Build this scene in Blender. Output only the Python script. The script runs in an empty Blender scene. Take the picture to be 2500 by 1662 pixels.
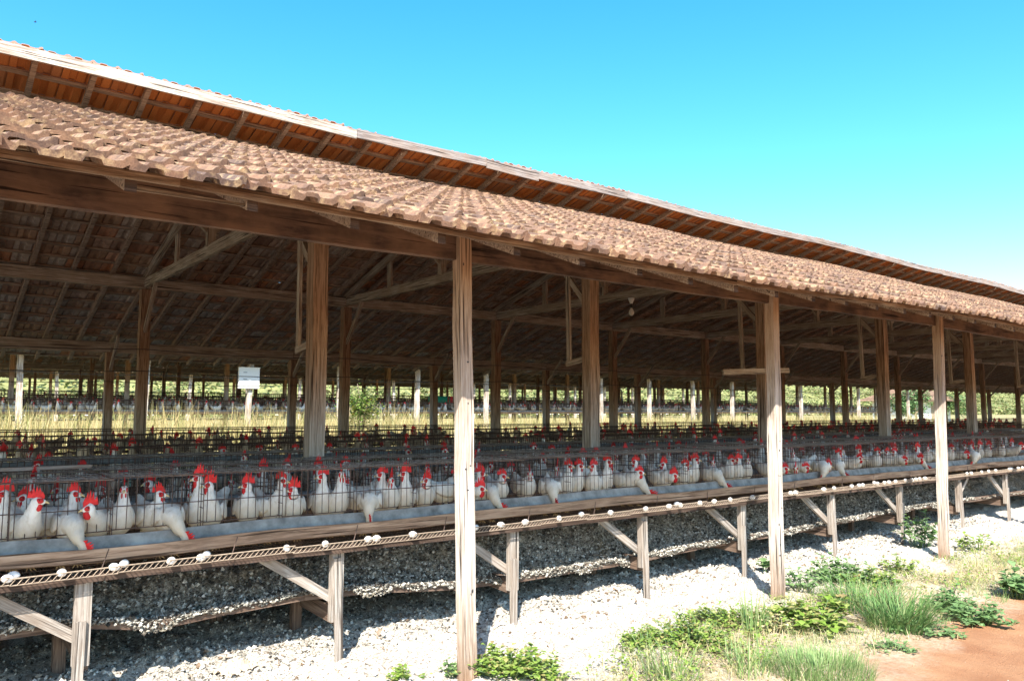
import bpy, math, random
from mathutils import Vector, Matrix, noise
random.seed(7)
R = math.radians
SC = bpy.context.scene
COL = SC.collection

# ------------------------------------------------------------------ camera, world, sun, exposure
FPX, CX, CY = 1924.0, 1250.0, 831.0
YAW, PITCH = R(37.9), R(5.2)
cam = bpy.data.cameras.new('camera'); camo = bpy.data.objects.new('camera', cam); COL.objects.link(camo)
cam.sensor_width = 36.0; cam.lens = FPX / 2500 * 36; cam.clip_end = 2000; cam.clip_start = 0.05
camo.rotation_euler = (R(90) + PITCH, 0, -YAW)
SC.camera = camo
SUN_EL, SUN_AZ = R(41.3), R(42)            # azimuth of the shadows, from +Y towards +X
w = bpy.data.worlds.new('World'); SC.world = w; w.use_nodes = True
nt = w.node_tree; nt.nodes.clear()
sky = nt.nodes.new('ShaderNodeTexSky'); sky.sky_type = 'NISHITA'; sky.sun_disc = False
sky.sun_elevation = SUN_EL; sky.sun_rotation = R(222); sky.air_density = 1.0; sky.dust_density = 0.6; sky.ozone_density = 1.6
hs = nt.nodes.new('ShaderNodeHueSaturation'); hs.inputs['Saturation'].default_value = 1.42; hs.inputs['Hue'].default_value = 0.488; hs.inputs['Value'].default_value = 0.88
bg = nt.nodes.new('ShaderNodeBackground'); bg.inputs['Strength'].default_value = 0.15
wo = nt.nodes.new('ShaderNodeOutputWorld')
nt.links.new(sky.outputs[0], hs.inputs['Color']); nt.links.new(hs.outputs[0], bg.inputs['Color']); nt.links.new(bg.outputs[0], wo.inputs[0])
sl = bpy.data.lights.new('sun', 'SUN'); sl.energy = 4.3; sl.angle = R(0.5); sl.color = (1, 0.95, 0.86)
so = bpy.data.objects.new('sun', sl); COL.objects.link(so)
sdir = Vector((math.sin(SUN_AZ) * math.cos(SUN_EL), math.cos(SUN_AZ) * math.cos(SUN_EL), -math.sin(SUN_EL)))
so.rotation_euler = sdir.to_track_quat('-Z', 'Y').to_euler(); so.location = (-20, -20, 30)
vs = SC.view_settings; vs.view_transform = 'Standard'; vs.look = 'None'; vs.exposure = 1.52; vs.gamma = 1
SC.cycles.diffuse_bounces = 6; SC.cycles.max_bounces = 12

# ------------------------------------------------------------------ survey helpers: where a ray of the photo meets a real plane
SY, CYW, SP, CP = math.sin(YAW), math.cos(YAW), math.sin(PITCH), math.cos(PITCH)
def ray(px, py):
    dx, dy = (px - CX) / FPX, (py - CY) / FPX
    up = SP - CP * dy; fw = CP + SP * dy
    return Vector((dx * CYW + fw * SY, -dx * SY + fw * CYW, up))
def at_y(px, py, Y): d = ray(px, py); return d * (Y / d.y)
def at_z(px, py, Z): d = ray(px, py); return d * (Z / d.z)

# ------------------------------------------------------------------ mesh helpers
class MB:
    def __init__(s): s.v = []; s.f = []; s.m = []
    def face(s, pts, mi=0):
        n = len(s.v); s.v.extend([tuple(p) for p in pts]); s.f.append(tuple(range(n, n + len(pts)))); s.m.append(mi)
    def box(s, a, b, mi=0):
        (x0, y0, z0), (x1, y1, z1) = a, b
        n = len(s.v)
        s.v += [(x0, y0, z0), (x1, y0, z0), (x1, y1, z0), (x0, y1, z0), (x0, y0, z1), (x1, y0, z1), (x1, y1, z1), (x0, y1, z1)]
        for f in ((0, 3, 2, 1), (4, 5, 6, 7), (0, 1, 5, 4), (1, 2, 6, 5), (2, 3, 7, 6), (3, 0, 4, 7)):
            s.f.append(tuple(n + i for i in f)); s.m.append(mi)
    def wire(s, p, q, r=0.0018, mi=0, seg=4):
        p = Vector(p); q = Vector(q); d = (q - p)
        if d.length < 1e-6: return
        d.normalize(); a = d.orthogonal().normalized(); b = d.cross(a)
        n = len(s.v)
        for c in (p, q):
            for k in range(seg):
                t = 2 * math.pi * k / seg + 0.6
                s.v.append(tuple(c + (a * math.cos(t) + b * math.sin(t)) * r))
        for k in range(seg):
            k2 = (k + 1) % seg
            s.f.append((n + k, n + k2, n + seg + k2, n + seg + k)); s.m.append(mi)
    def tube(s, pts, rad, seg=6, mi=0, cap=True):
        """rings along a path; rad: list of (r) or (ra, rb)"""
        pts = [Vector(p) for p in pts]; n0 = len(s.v); N = len(pts)
        prev = None
        for i, p in enumerate(pts):
            t = (pts[min(i + 1, N - 1)] - pts[max(i - 1, 0)]).normalized()
            side = Vector((0, 1, 0)) if prev is None else prev
            side = side - t * side.dot(t)
            if side.length < 1e-4: side = t.orthogonal()
            side.normalize(); prev = side
            up = t.cross(side)
            r = rad[i]; ra, rb = (r, r) if not isinstance(r, tuple) else r
            for k in range(seg):
                a = 2 * math.pi * k / seg
                s.v.append(tuple(p + side * math.cos(a) * ra + up * math.sin(a) * rb))
        for i in range(N - 1):
            for k in range(seg):
                k2 = (k + 1) % seg
                s.f.append((n0 + i * seg + k, n0 + i * seg + k2, n0 + (i + 1) * seg + k2, n0 + (i + 1) * seg + k)); s.m.append(mi)
        if cap:
            s.f.append(tuple(n0 + k for k in reversed(range(seg)))); s.m.append(mi)
            s.f.append(tuple(n0 + (N - 1) * seg + k for k in range(seg))); s.m.append(mi)
    def ball(s, c, r, mi=0, u=8, v=6, rot=None):
        c = Vector(c); r = Vector(r) if not isinstance(r, (int, float)) else Vector((r, r, r)); n = len(s.v)
        def P(x, y, z):
            q = Vector((x * r.x, y * r.y, z * r.z))
            if rot: q = rot @ q
            return tuple(c + q)
        s.v.append(P(0, 0, 1))
        for j in range(1, v):
            a = math.pi * j / v
            for k in range(u):
                b = 2 * math.pi * k / u
                s.v.append(P(math.sin(a) * math.cos(b), math.sin(a) * math.sin(b), math.cos(a)))
        s.v.append(P(0, 0, -1)); L = len(s.v) - 1
        for k in range(u):
            s.f.append((n, n + 1 + k, n + 1 + (k + 1) % u)); s.m.append(mi)
            s.f.append((L, L - u + (k + 1) % u, L - u + k)); s.m.append(mi)
        for j in range(v - 2):
            for k in range(u):
                a = n + 1 + j * u + k; b = n + 1 + j * u + (k + 1) % u
                s.f.append((a, a + u, b + u, b)); s.m.append(mi)
    def add(s, o, M, mi=None):
        n = len(s.v); s.v.extend([tuple(M @ Vector(p)) for p in o.v]); s.f.extend([tuple(i + n for i in f) for f in o.f])
        s.m.extend(o.m if mi is None else [mi] * len(o.m))
    def mesh(s, name, mats, smooth=False):
        me = bpy.data.meshes.new(name); me.from_pydata(s.v, [], s.f)
        for m in (mats if isinstance(mats, (list, tuple)) else [mats]): me.materials.append(m)
        me.polygons.foreach_set('material_index', s.m)
        if smooth: me.polygons.foreach_set('use_smooth', [True] * len(s.f))
        me.update(); return me
def link(name, data, parent=None, loc=(0, 0, 0)):
    o = bpy.data.objects.new(name, data); COL.objects.link(o)
    if parent: o.parent = parent
    o.location = loc
    return o
def obj(name, mb, mats, parent=None, loc=(0, 0, 0), smooth=False): return link(name, mb.mesh(name, mats, smooth), parent, loc)
def tag(o, label=None, cat=None, group=None, kind=None):
    if label: o['label'] = label
    if cat: o['category'] = cat
    if group: o['group'] = group
    if kind: o['kind'] = kind
    return o
def thing(name, loc, label, cat, group=None, kind=None):
    o = link(name, None, None, loc); tag(o, label, cat, group, kind); return o
ORD = ['first', 'second', 'third', 'fourth', 'fifth', 'sixth', 'seventh', 'eighth', 'ninth', 'tenth', 'eleventh', 'twelfth', 'thirteenth', 'fourteenth', 'fifteenth', 'sixteenth', 'seventeenth', 'eighteenth', 'nineteenth']
TENS = {20: 'twent', 30: 'thirt', 40: 'fort', 50: 'fift', 60: 'sixt', 70: 'sevent', 80: 'eight', 90: 'ninet'}
def ordn(i):                                                        # 1 -> first
    if i <= 19: return ORD[i - 1]
    t, u = i // 10 * 10, i % 10
    return TENS[t] + 'ieth' if u == 0 else TENS[t] + 'y-' + ORD[u - 1]
def nz(x, y, z=0): return noise.noise(Vector((x, y, z)))

# ------------------------------------------------------------------ materials
def newmat(name, rough=0.85):
    m = bpy.data.materials.new(name); m.use_nodes = True
    N = m.node_tree; b = N.nodes['Principled BSDF']; b.inputs['Roughness'].default_value = rough
    b.inputs['Specular IOR Level'].default_value = 0.25
    return m, N, b
def ramp(N, stops):
    r = N.nodes.new('ShaderNodeValToRGB'); e = r.color_ramp.elements
    while len(e) < len(stops): e.new(0.5)
    for i, (p, c) in enumerate(stops): e[i].position = p; e[i].color = (*c, 1)
    return r
def noi(N, scale, detail=6, rough=0.6, vec=None, dist=0):
    n = N.nodes.new('ShaderNodeTexNoise'); n.inputs['Scale'].default_value = scale; n.inputs['Detail'].default_value = detail
    n.inputs['Roughness'].default_value = rough; n.inputs['Distortion'].default_value = dist
    if vec: N.links.new(vec, n.inputs['Vector'])
    return n
def mixc(N, fac, a, b, mode='MIX'):
    m = N.nodes.new('ShaderNodeMix'); m.data_type = 'RGBA'; m.blend_type = mode
    for s, v in ((m.inputs[0], fac), (m.inputs[6], a), (m.inputs[7], b)):
        if isinstance(v, (int, float)): s.default_value = v
        elif isinstance(v, tuple): s.default_value = (*v, 1)
        else: N.links.new(v, s)
    return m.outputs[2]
def bump(N, b, h, strength=0.4, dist=0.01):
    n = N.nodes.new('ShaderNodeBump'); n.inputs['Strength'].default_value = strength; n.inputs['Distance'].default_value = dist
    N.links.new(h, n.inputs['Height']); N.links.new(n.outputs[0], b.inputs['Normal'])
def wood(name, dark, mid, light, stain=(0.05, 0.03, 0.02), stainamt=0.5, along=2.0, across=38.0, zones=None):
    m, N, b = newmat(name, 0.9)
    tc = N.nodes.new('ShaderNodeTexCoord'); mp = N.nodes.new('ShaderNodeMapping'); mp.inputs['Scale'].default_value = (along * 1.3, across * 2.0, across * 2.0)
    oi = N.nodes.new('ShaderNodeObjectInfo'); va = N.nodes.new('ShaderNodeVectorMath'); va.operation = 'ADD'
    ml = N.nodes.new('ShaderNodeMath'); ml.operation = 'MULTIPLY'; ml.inputs[1].default_value = 37.0
    N.links.new(oi.outputs['Random'], ml.inputs[0]); N.links.new(tc.outputs['Object'], va.inputs[0]); N.links.new(ml.outputs[0], va.inputs[1])
    N.links.new(va.outputs[0], mp.inputs['Vector'])
    g = noi(N, 1.0, 8, 0.7, mp.outputs[0], 0.4)
    r = ramp(N, [(0.34, tuple(x * 0.75 for x in dark)), (0.44, dark), (0.52, mid), (0.66, light)]); N.links.new(g.outputs[0], r.inputs[0])
    st = noi(N, 2.6, 4, 0.6, va.outputs[0]); sr = ramp(N, [(0.40, (0, 0, 0)), (0.62, (1, 1, 1))]); N.links.new(st.outputs[0], sr.inputs[0])
    sm = N.nodes.new('ShaderNodeMath'); sm.operation = 'MULTIPLY'; sm.inputs[1].default_value = stainamt; N.links.new(sr.outputs[0], sm.inputs[0])
    c = mixc(N, sm.outputs[0], r.outputs[0], stain)
    mp2 = N.nodes.new('ShaderNodeMapping'); mp2.inputs['Scale'].default_value = (1.2, 60, 60); N.links.new(va.outputs[0], mp2.inputs['Vector'])
    cr = noi(N, 1.0, 3, 0.5, mp2.outputs[0]); crr = ramp(N, [(0.34, (0.16, 0.14, 0.13)), (0.40, (1, 1, 1))]); N.links.new(cr.outputs[0], crr.inputs[0])
    c = mixc(N, 1.0, c, crr.outputs[0], 'MULTIPLY')
    if zones:
        sx = N.nodes.new('ShaderNodeSeparateXYZ'); N.links.new(tc.outputs['Object'], sx.inputs[0])
        zn = noi(N, 3.0, 4, 0.6, mp.outputs[0]); za = N.nodes.new('ShaderNodeMath'); za.operation = 'MULTIPLY_ADD'; za.inputs[1].default_value = 0.9; N.links.new(zn.outputs[0], za.inputs[0]); N.links.new(sx.outputs[0], za.inputs[2])
        zm = N.nodes.new('ShaderNodeMapRange'); zm.inputs[1].default_value = 0.3; zm.inputs[2].default_value = 3.3; N.links.new(za.outputs[0], zm.inputs[0])
        zr = ramp(N, [(0.08, zones[0]), (0.28, (1, 1, 1)), (0.58, (1, 1, 1)), (0.80, zones[1])]); N.links.new(zm.outputs[0], zr.inputs[0])
        c = mixc(N, 1.0, c, zr.outputs[0], 'MULTIPLY')
    N.links.new(c, b.inputs['Base Color'])
    bump(N, b, g.outputs[0], 0.6, 0.006)
    return m
M = {}
M['post'] = wood('weathered_post_wood', (0.36, 0.31, 0.265), (0.50, 0.45, 0.40), (0.62, 0.58, 0.53), (0.36, 0.27, 0.19), 0.30, across=30, zones=((0.60, 0.44, 0.33), (0.74, 0.56, 0.42)))
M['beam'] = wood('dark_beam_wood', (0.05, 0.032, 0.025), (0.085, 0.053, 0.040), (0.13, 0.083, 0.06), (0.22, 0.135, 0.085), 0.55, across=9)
M['inner'] = wood('inner_timber', (0.24, 0.19, 0.14), (0.38, 0.31, 0.235), (0.50, 0.43, 0.34), (0.22, 0.145, 0.09), 0.45)
M['innerpost'] = wood('inner_post_timber', (0.25, 0.21, 0.175), (0.40, 0.35, 0.30), (0.52, 0.47, 0.42), (0.32, 0.22, 0.14), 0.3, across=22, zones=((0.9, 0.88, 0.85), (0.72, 0.52, 0.37)))
M['rafter'] = wood('rafter_wood', (0.22, 0.155, 0.11), (0.34, 0.25, 0.185), (0.45, 0.35, 0.27), (0.18, 0.11, 0.07), 0.4)
M['board'] = wood('eave_board_wood', (0.12, 0.08, 0.05), (0.22, 0.15, 0.10), (0.40, 0.31, 0.22), (0.12, 0.07, 0.045), 0.6)
M['fwhite'] = wood('whitewash_and_sun_white', (0.30, 0.25, 0.20), (0.56, 0.51, 0.45), (0.70, 0.66, 0.60), (0.26, 0.18, 0.13), 0.5, across=26)
M['fgrey'] = wood('grey_fascia_wood', (0.17, 0.14, 0.13), (0.29, 0.255, 0.235), (0.40, 0.36, 0.33), (0.26, 0.18, 0.13), 0.5)
M['trough'] = wood('trough_wood', (0.20, 0.135, 0.095), (0.32, 0.225, 0.16), (0.42, 0.32, 0.24), (0.25, 0.16, 0.11), 0.4, across=16)
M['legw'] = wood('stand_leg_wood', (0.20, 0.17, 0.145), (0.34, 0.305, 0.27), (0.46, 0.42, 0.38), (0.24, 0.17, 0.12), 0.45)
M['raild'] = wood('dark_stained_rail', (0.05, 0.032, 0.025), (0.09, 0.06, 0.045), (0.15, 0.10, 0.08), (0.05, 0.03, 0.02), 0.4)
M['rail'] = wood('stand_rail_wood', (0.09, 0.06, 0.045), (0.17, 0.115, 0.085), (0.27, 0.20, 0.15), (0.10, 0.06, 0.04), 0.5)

def tilemat(name, stops, dirt, dirtamt, lich=None, bounce_orange=None):
    m, N, b = newmat(name, 0.9)
    ge = N.nodes.new('ShaderNodeNewGeometry'); tc = N.nodes.new('ShaderNodeTexCoord')
    r = ramp(N, stops); N.links.new(ge.outputs['Random Per Island'], r.inputs[0])
    n1 = noi(N, 9, 6, 0.65, tc.outputs['Object']); r1 = ramp(N, [(0.4, (0, 0, 0)), (0.65, (1, 1, 1))]); N.links.new(n1.outputs[0], r1.inputs[0])
    mm = N.nodes.new('ShaderNodeMath'); mm.operation = 'MULTIPLY'; mm.inputs[1].default_value = dirtamt; N.links.new(r1.outputs[0], mm.inputs[0])
    c = mixc(N, mm.outputs[0], r.outputs[0], dirt)
    if bounce_orange:                                                          # overhang undersides painted brighter orange for bounced light; those inside are dusty
        rc = ramp(N, bounce_orange); N.links.new(ge.outputs['Random Per Island'], rc.inputs[0])
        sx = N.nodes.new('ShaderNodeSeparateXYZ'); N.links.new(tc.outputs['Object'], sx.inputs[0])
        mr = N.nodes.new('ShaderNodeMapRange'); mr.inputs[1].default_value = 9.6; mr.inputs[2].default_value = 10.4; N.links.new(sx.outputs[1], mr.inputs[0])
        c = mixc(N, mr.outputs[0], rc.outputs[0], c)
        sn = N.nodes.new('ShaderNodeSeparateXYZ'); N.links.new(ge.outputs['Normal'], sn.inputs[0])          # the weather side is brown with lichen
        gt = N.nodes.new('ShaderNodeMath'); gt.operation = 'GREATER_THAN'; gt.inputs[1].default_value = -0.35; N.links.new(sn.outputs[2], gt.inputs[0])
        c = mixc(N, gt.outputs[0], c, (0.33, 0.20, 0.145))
    if lich:
        n2 = noi(N, 16, 5, 0.6, tc.outputs['Object']); r2 = ramp(N, [(0.52, (0, 0, 0)), (0.66, (1, 1, 1))]); N.links.new(n2.outputs[0], r2.inputs[0])
        m3 = N.nodes.new('ShaderNodeMath'); m3.operation = 'MULTIPLY'; m3.inputs[1].default_value = 0.75; N.links.new(r2.outputs[0], m3.inputs[0])
        c = mixc(N, m3.outputs[0], c, lich)
    n3 = noi(N, 140, 3, 0.6, tc.outputs['Object']); r3 = ramp(N, [(0.35, (0.72, 0.7, 0.7)), (0.6, (1, 1, 1))]); N.links.new(n3.outputs[0], r3.inputs[0])
    c = mixc(N, 1.0, c, r3.outputs[0], 'MULTIPLY')
    N.links.new(c, b.inputs['Base Color']); bump(N, b, n3.outputs[0], 0.35, 0.004)
    return m
M['tile'] = tilemat('weathered_clay_tile', [(0, (0.17, 0.105, 0.078)), (0.2, (0.29, 0.165, 0.105)), (0.45, (0.23, 0.135, 0.09)), (0.7, (0.33, 0.195, 0.12)), (0.9, (0.28, 0.155, 0.095)), (1, (0.15, 0.10, 0.08))], (0.085, 0.058, 0.048), 0.75, (0.50, 0.35, 0.20))
M['tile_in'] = tilemat('clay_tile_underside', [(0, (0.42, 0.15, 0.05)), (0.3, (0.50, 0.20, 0.07)), (0.55, (0.40, 0.17, 0.075)), (0.8, (0.52, 0.24, 0.10)), (1, (0.30, 0.14, 0.08))], (0.20, 0.115, 0.075), 0.6)
M['tile_far'] = tilemat('dusty_bounce_lit_tile', [(0, (0.48, 0.29, 0.18)), (0.25, (0.55, 0.34, 0.21)), (0.5, (0.48, 0.39, 0.32)), (0.7, (0.62, 0.52, 0.43)), (0.85, (0.62, 0.27, 0.13)), (1, (0.34, 0.23, 0.17))], (0.20, 0.135, 0.10), 0.6, None, [(0, (0.60, 0.20, 0.05)), (0.35, (0.66, 0.26, 0.08)), (0.7, (0.55, 0.20, 0.06)), (1, (0.48, 0.22, 0.10))])

def plain(name, c, rough=0.7, var=0.15, scale=20, bumpd=0.0, spec=0.25):
    m, N, b = newmat(name, rough); b.inputs['Specular IOR Level'].default_value = spec
    tc = N.nodes.new('ShaderNodeTexCoord'); n = noi(N, scale, 5, 0.6, tc.outputs['Object'])
    r = ramp(N, [(0.3, tuple(x * (1 - var) for x in c)), (0.7, tuple(min(1, x * (1 + var)) for x in c))]); N.links.new(n.outputs[0], r.inputs[0])
    oi = N.nodes.new('ShaderNodeObjectInfo'); h = N.nodes.new('ShaderNodeHueSaturation'); mr = N.nodes.new('ShaderNodeMapRange')
    mr.inputs[3].default_value = 0.88; mr.inputs[4].default_value = 1.1; N.links.new(oi.outputs['Random'], mr.inputs[0]); N.links.new(mr.outputs[0], h.inputs['Value'])
    N.links.new(r.outputs[0], h.inputs['Color']); N.links.new(h.outputs[0], b.inputs['Base Color'])
    if bumpd: bump(N, b, n.outputs[0], 0.5, bumpd)
    return m
M['wire'] = plain('rusty_wire', (0.10, 0.068, 0.055), 0.8, 0.4, 30)
M['topwire'] = plain('skylit_top_wire', (0.26, 0.225, 0.20), 0.9, 0.4, 30)  # top panel wire made paler to stand in for sky light on it
M['traywire'] = plain('sunlit_rusty_tray_wire', (0.36, 0.28, 0.21), 0.8, 0.3, 30)  # rust colour brightened to carry the sun striking the tray lip
def feathermat():
    m, N, b = newmat('white_feathers', 0.95)
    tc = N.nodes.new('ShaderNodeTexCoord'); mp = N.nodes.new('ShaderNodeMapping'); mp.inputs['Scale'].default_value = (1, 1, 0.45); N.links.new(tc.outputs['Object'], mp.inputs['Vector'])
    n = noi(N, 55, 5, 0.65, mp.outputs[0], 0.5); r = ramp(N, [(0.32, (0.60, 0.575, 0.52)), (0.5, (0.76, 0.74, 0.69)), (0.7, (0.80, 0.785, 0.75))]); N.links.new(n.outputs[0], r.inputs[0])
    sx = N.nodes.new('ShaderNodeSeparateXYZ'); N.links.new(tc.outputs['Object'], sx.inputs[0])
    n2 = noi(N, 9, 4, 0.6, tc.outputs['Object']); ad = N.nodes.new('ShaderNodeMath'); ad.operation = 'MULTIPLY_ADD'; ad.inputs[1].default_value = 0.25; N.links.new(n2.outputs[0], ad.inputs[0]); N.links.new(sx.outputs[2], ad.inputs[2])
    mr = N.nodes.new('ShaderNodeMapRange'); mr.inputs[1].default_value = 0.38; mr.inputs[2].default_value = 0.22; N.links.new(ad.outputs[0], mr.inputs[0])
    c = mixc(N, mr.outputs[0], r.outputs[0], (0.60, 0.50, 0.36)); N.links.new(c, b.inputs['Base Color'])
    bump(N, b, n.outputs[0], 0.7, 0.006); return m
M['feather'] = feathermat()
M['comb'] = plain('red_comb', (0.62, 0.028, 0.028), 0.55, 0.25, 40, 0.001)
M['wattle'] = plain('red_wattle', (0.50, 0.018, 0.02), 0.5, 0.2, 40, 0.001)
M['beak'] = plain('horn_beak', (0.62, 0.48, 0.24), 0.45, 0.1)
M['eye'] = plain('dark_eye', (0.05, 0.02, 0.01), 0.15, 0.1, spec=0.6)
M['shank'] = plain('yellow_shank', (0.55, 0.38, 0.20), 0.7, 0.2)
M['egg'] = plain('egg_shell', (0.80, 0.77, 0.74), 0.5, 0.03)
M['galv'] = plain('grey_trough_lining', (0.25, 0.24, 0.22), 0.9, 0.5, 9, 0.002)
M['feed'] = plain('pale_feed_meal', (0.46, 0.46, 0.42), 0.95, 0.2, 60, 0.004)
M['pipe'] = plain('grey_water_pipe', (0.16, 0.18, 0.19), 0.6, 0.2)
M['whitebox'] = plain('white_paint', (0.8, 0.8, 0.78), 0.5, 0.03)
M['black'] = plain('black_iron', (0.03, 0.03, 0.03), 0.5, 0.1)
M['green'] = plain('green_plastic', (0.01, 0.30, 0.18), 0.5, 0.1)
M['red'] = plain('red_plastic', (0.55, 0.03, 0.03), 0.5, 0.1)
M['cable'] = plain('dark_cable', (0.05, 0.045, 0.04), 0.7, 0.2)
M['bark'] = plain('dry_bark', (0.34, 0.27, 0.19), 0.9, 0.3, 15, 0.004)

def leafmat(name, cols, trans=0.25, rough=0.55):
    m, N, b = newmat(name, rough)
    ge = N.nodes.new('ShaderNodeNewGeometry')
    k = len(cols); r = ramp(N, [(i / max(1, k - 1), c) for i, c in enumerate(cols)]); N.links.new(ge.outputs['Random Per Island'], r.inputs[0])
    N.links.new(r.outputs[0], b.inputs['Base Color'])
    t = N.nodes.new('ShaderNodeBsdfTranslucent'); N.links.new(r.outputs[0], t.inputs['Color'])
    mx = N.nodes.new('ShaderNodeMixShader'); mx.inputs[0].default_value = trans
    out = [n for n in N.nodes if n.type == 'OUTPUT_MATERIAL'][0]
    N.links.new(b.outputs[0], mx.inputs[1]); N.links.new(t.outputs[0], mx.inputs[2]); N.links.new(mx.outputs[0], out.inputs[0])
    return m
M['weed'] = leafmat('weed_leaf', [(0.17, 0.28, 0.04), (0.27, 0.38, 0.08), (0.13, 0.22, 0.04), (0.38, 0.44, 0.14), (0.34, 0.26, 0.12)], 0.3)
M['weed2'] = leafmat('blue_green_leaf', [(0.14, 0.25, 0.09), (0.22, 0.34, 0.14), (0.10, 0.19, 0.06), (0.30, 0.41, 0.19)], 0.3)
M['grass'] = leafmat('green_grass', [(0.13, 0.22, 0.07), (0.22, 0.32, 0.11), (0.16, 0.27, 0.09), (0.42, 0.42, 0.22)])
M['tuft'] = leafmat('dark_green_blades', [(0.08, 0.17, 0.05), (0.15, 0.26, 0.08), (0.10, 0.20, 0.06), (0.30, 0.36, 0.16)])
M['straw'] = leafmat('dry_straw', [(0.50, 0.40, 0.22), (0.62, 0.53, 0.33), (0.42, 0.34, 0.16), (0.30, 0.33, 0.12), (0.66, 0.58, 0.40)], 0.2)
M['tallgrass'] = leafmat('tall_dry_grass', [(0.42, 0.32, 0.14), (0.52, 0.42, 0.20), (0.36, 0.27, 0.11), (0.24, 0.26, 0.08), (0.56, 0.47, 0.26)], 0.25)
M['hillleaf'] = leafmat('far_foliage', [(0.12, 0.17, 0.05), (0.30, 0.30, 0.12), (0.14, 0.21, 0.06), (0.38, 0.35, 0.17), (0.07, 0.11, 0.03), (0.32, 0.24, 0.12), (0.20, 0.28, 0.08)], 0.2)
M['flower'] = leafmat('yellow_flower', [(0.75, 0.55, 0.03), (0.8, 0.65, 0.1)])

def bandmask(N, coord, a, bb, nscale, namt):
    """0..1 ramp over a noisy coordinate"""
    n = noi(N, nscale, 5, 0.6, coord['v']); 
    m1 = N.nodes.new('ShaderNodeMath'); m1.operation = 'MULTIPLY_ADD'; m1.inputs[1].default_value = namt; N.links.new(n.outputs[0], m1.inputs[0]); N.links.new(coord['s'], m1.inputs[2])
    mr = N.nodes.new('ShaderNodeMapRange'); mr.inputs[1].default_value = a + namt * 0.5; mr.inputs[2].default_value = bb + namt * 0.5; N.links.new(m1.outputs[0], mr.inputs[0])
    return mr.outputs[0]
def groundmat():
    m, N, b = newmat('ground_soil_and_lime', 0.95)
    tc = N.nodes.new('ShaderNodeTexCoord'); sx = N.nodes.new('ShaderNodeSeparateXYZ'); N.links.new(tc.outputs['Object'], sx.inputs[0])
    # lime-white dung strip: widens to the left
    sh = N.nodes.new('ShaderNodeMapRange'); sh.inputs[1].default_value = 2.5; sh.inputs[2].default_value = 6.5; sh.inputs[3].default_value = 0.75; sh.inputs[4].default_value = 0.0
    N.links.new(sx.outputs[0], sh.inputs[0])
    ad = N.nodes.new('ShaderNodeMath'); ad.operation = 'ADD'; N.links.new(sx.outputs[1], ad.inputs[0]); N.links.new(sh.outputs[0], ad.inputs[1])
    lime = bandmask(N, {'v': tc.outputs['Object'], 's': ad.outputs[0]}, 3.6, 4.3, 2.2, 1.4)
    straw = bandmask(N, {'v': tc.outputs['Object'], 's': ad.outputs[0]}, 2.65, 3.15, 1.6, 1.2)
    n1 = noi(N, 3, 6, 0.6, tc.outputs['Object']); e = ramp(N, [(0.35, (0.34, 0.155, 0.075)), (0.65, (0.45, 0.235, 0.12))]); N.links.new(n1.outputs[0], e.inputs[0])
    n2 = noi(N, 26, 5, 0.7, tc.outputs['Object']); s = ramp(N, [(0.35, (0.42, 0.27, 0.16)), (0.5, (0.58, 0.47, 0.33)), (0.65, (0.68, 0.61, 0.48))]); N.links.new(n2.outputs[0], s.inputs[0])
    n3 = noi(N, 55, 6, 0.75, tc.outputs['Object']); l = ramp(N, [(0.37, (0.14, 0.10, 0.07)), (0.43, (0.42, 0.36, 0.29)), (0.50, (0.64, 0.60, 0.54)), (0.7, (0.76, 0.74, 0.70))]); N.links.new(n3.outputs[0], l.inputs[0])
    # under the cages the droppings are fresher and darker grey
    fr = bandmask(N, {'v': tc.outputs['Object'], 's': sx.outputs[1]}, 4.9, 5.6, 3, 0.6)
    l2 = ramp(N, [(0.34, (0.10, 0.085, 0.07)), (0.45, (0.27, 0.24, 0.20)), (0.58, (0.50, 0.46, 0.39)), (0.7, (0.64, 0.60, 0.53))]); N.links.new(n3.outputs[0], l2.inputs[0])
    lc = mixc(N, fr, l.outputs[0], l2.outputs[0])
    c = mixc(N, straw, e.outputs[0], s.outputs[0]); c = mixc(N, lime, c, lc)
    # dry field beyond the shed
    far = N.nodes.new('ShaderNodeMapRange'); far.inputs[1].default_value = 15; far.inputs[2].default_value = 17; N.links.new(sx.outputs[1], far.inputs[0])
    n4 = noi(N, 1.2, 5, 0.6, tc.outputs['Object']); f = ramp(N, [(0.35, (0.20, 0.17, 0.06)), (0.6, (0.42, 0.34, 0.16))]); N.links.new(n4.outputs[0], f.inputs[0])
    c = mixc(N, far.outputs[0], c, f.outputs[0])
    N.links.new(c, b.inputs['Base Color']); bump(N, b, n3.outputs[0], 0.8, 0.02)
    return m
M['ground'] = groundmat()
def dungmat():
    m, N, b = newmat('dry_droppings', 0.95)
    tc = N.nodes.new('ShaderNodeTexCoord')
    n3 = noi(N, 42, 6, 0.75, tc.outputs['Object'], 0.6)
    l2 = ramp(N, [(0.36, (0.06, 0.05, 0.04)), (0.46, (0.20, 0.175, 0.14)), (0.56, (0.42, 0.385, 0.32)), (0.68, (0.64, 0.60, 0.53))]); N.links.new(n3.outputs[0], l2.inputs[0])
    n4 = noi(N, 5, 3, 0.6, tc.outputs['Object']); br = ramp(N, [(0.4, (1, 1, 1)), (0.7, (0.72, 0.66, 0.56))]); N.links.new(n4.outputs[0], br.inputs[0])
    c = mixc(N, 1.0, l2.outputs[0], br.outputs[0], 'MULTIPLY')
    N.links.new(c, b.inputs['Base Color']); bump(N, b, n3.outputs[0], 1.0, 0.025)
    return m
M['dung'] = dungmat()
M['hill'] = plain('hill_scrub', (0.24, 0.24, 0.09), 0.95, 0.5, 0.35)

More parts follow.
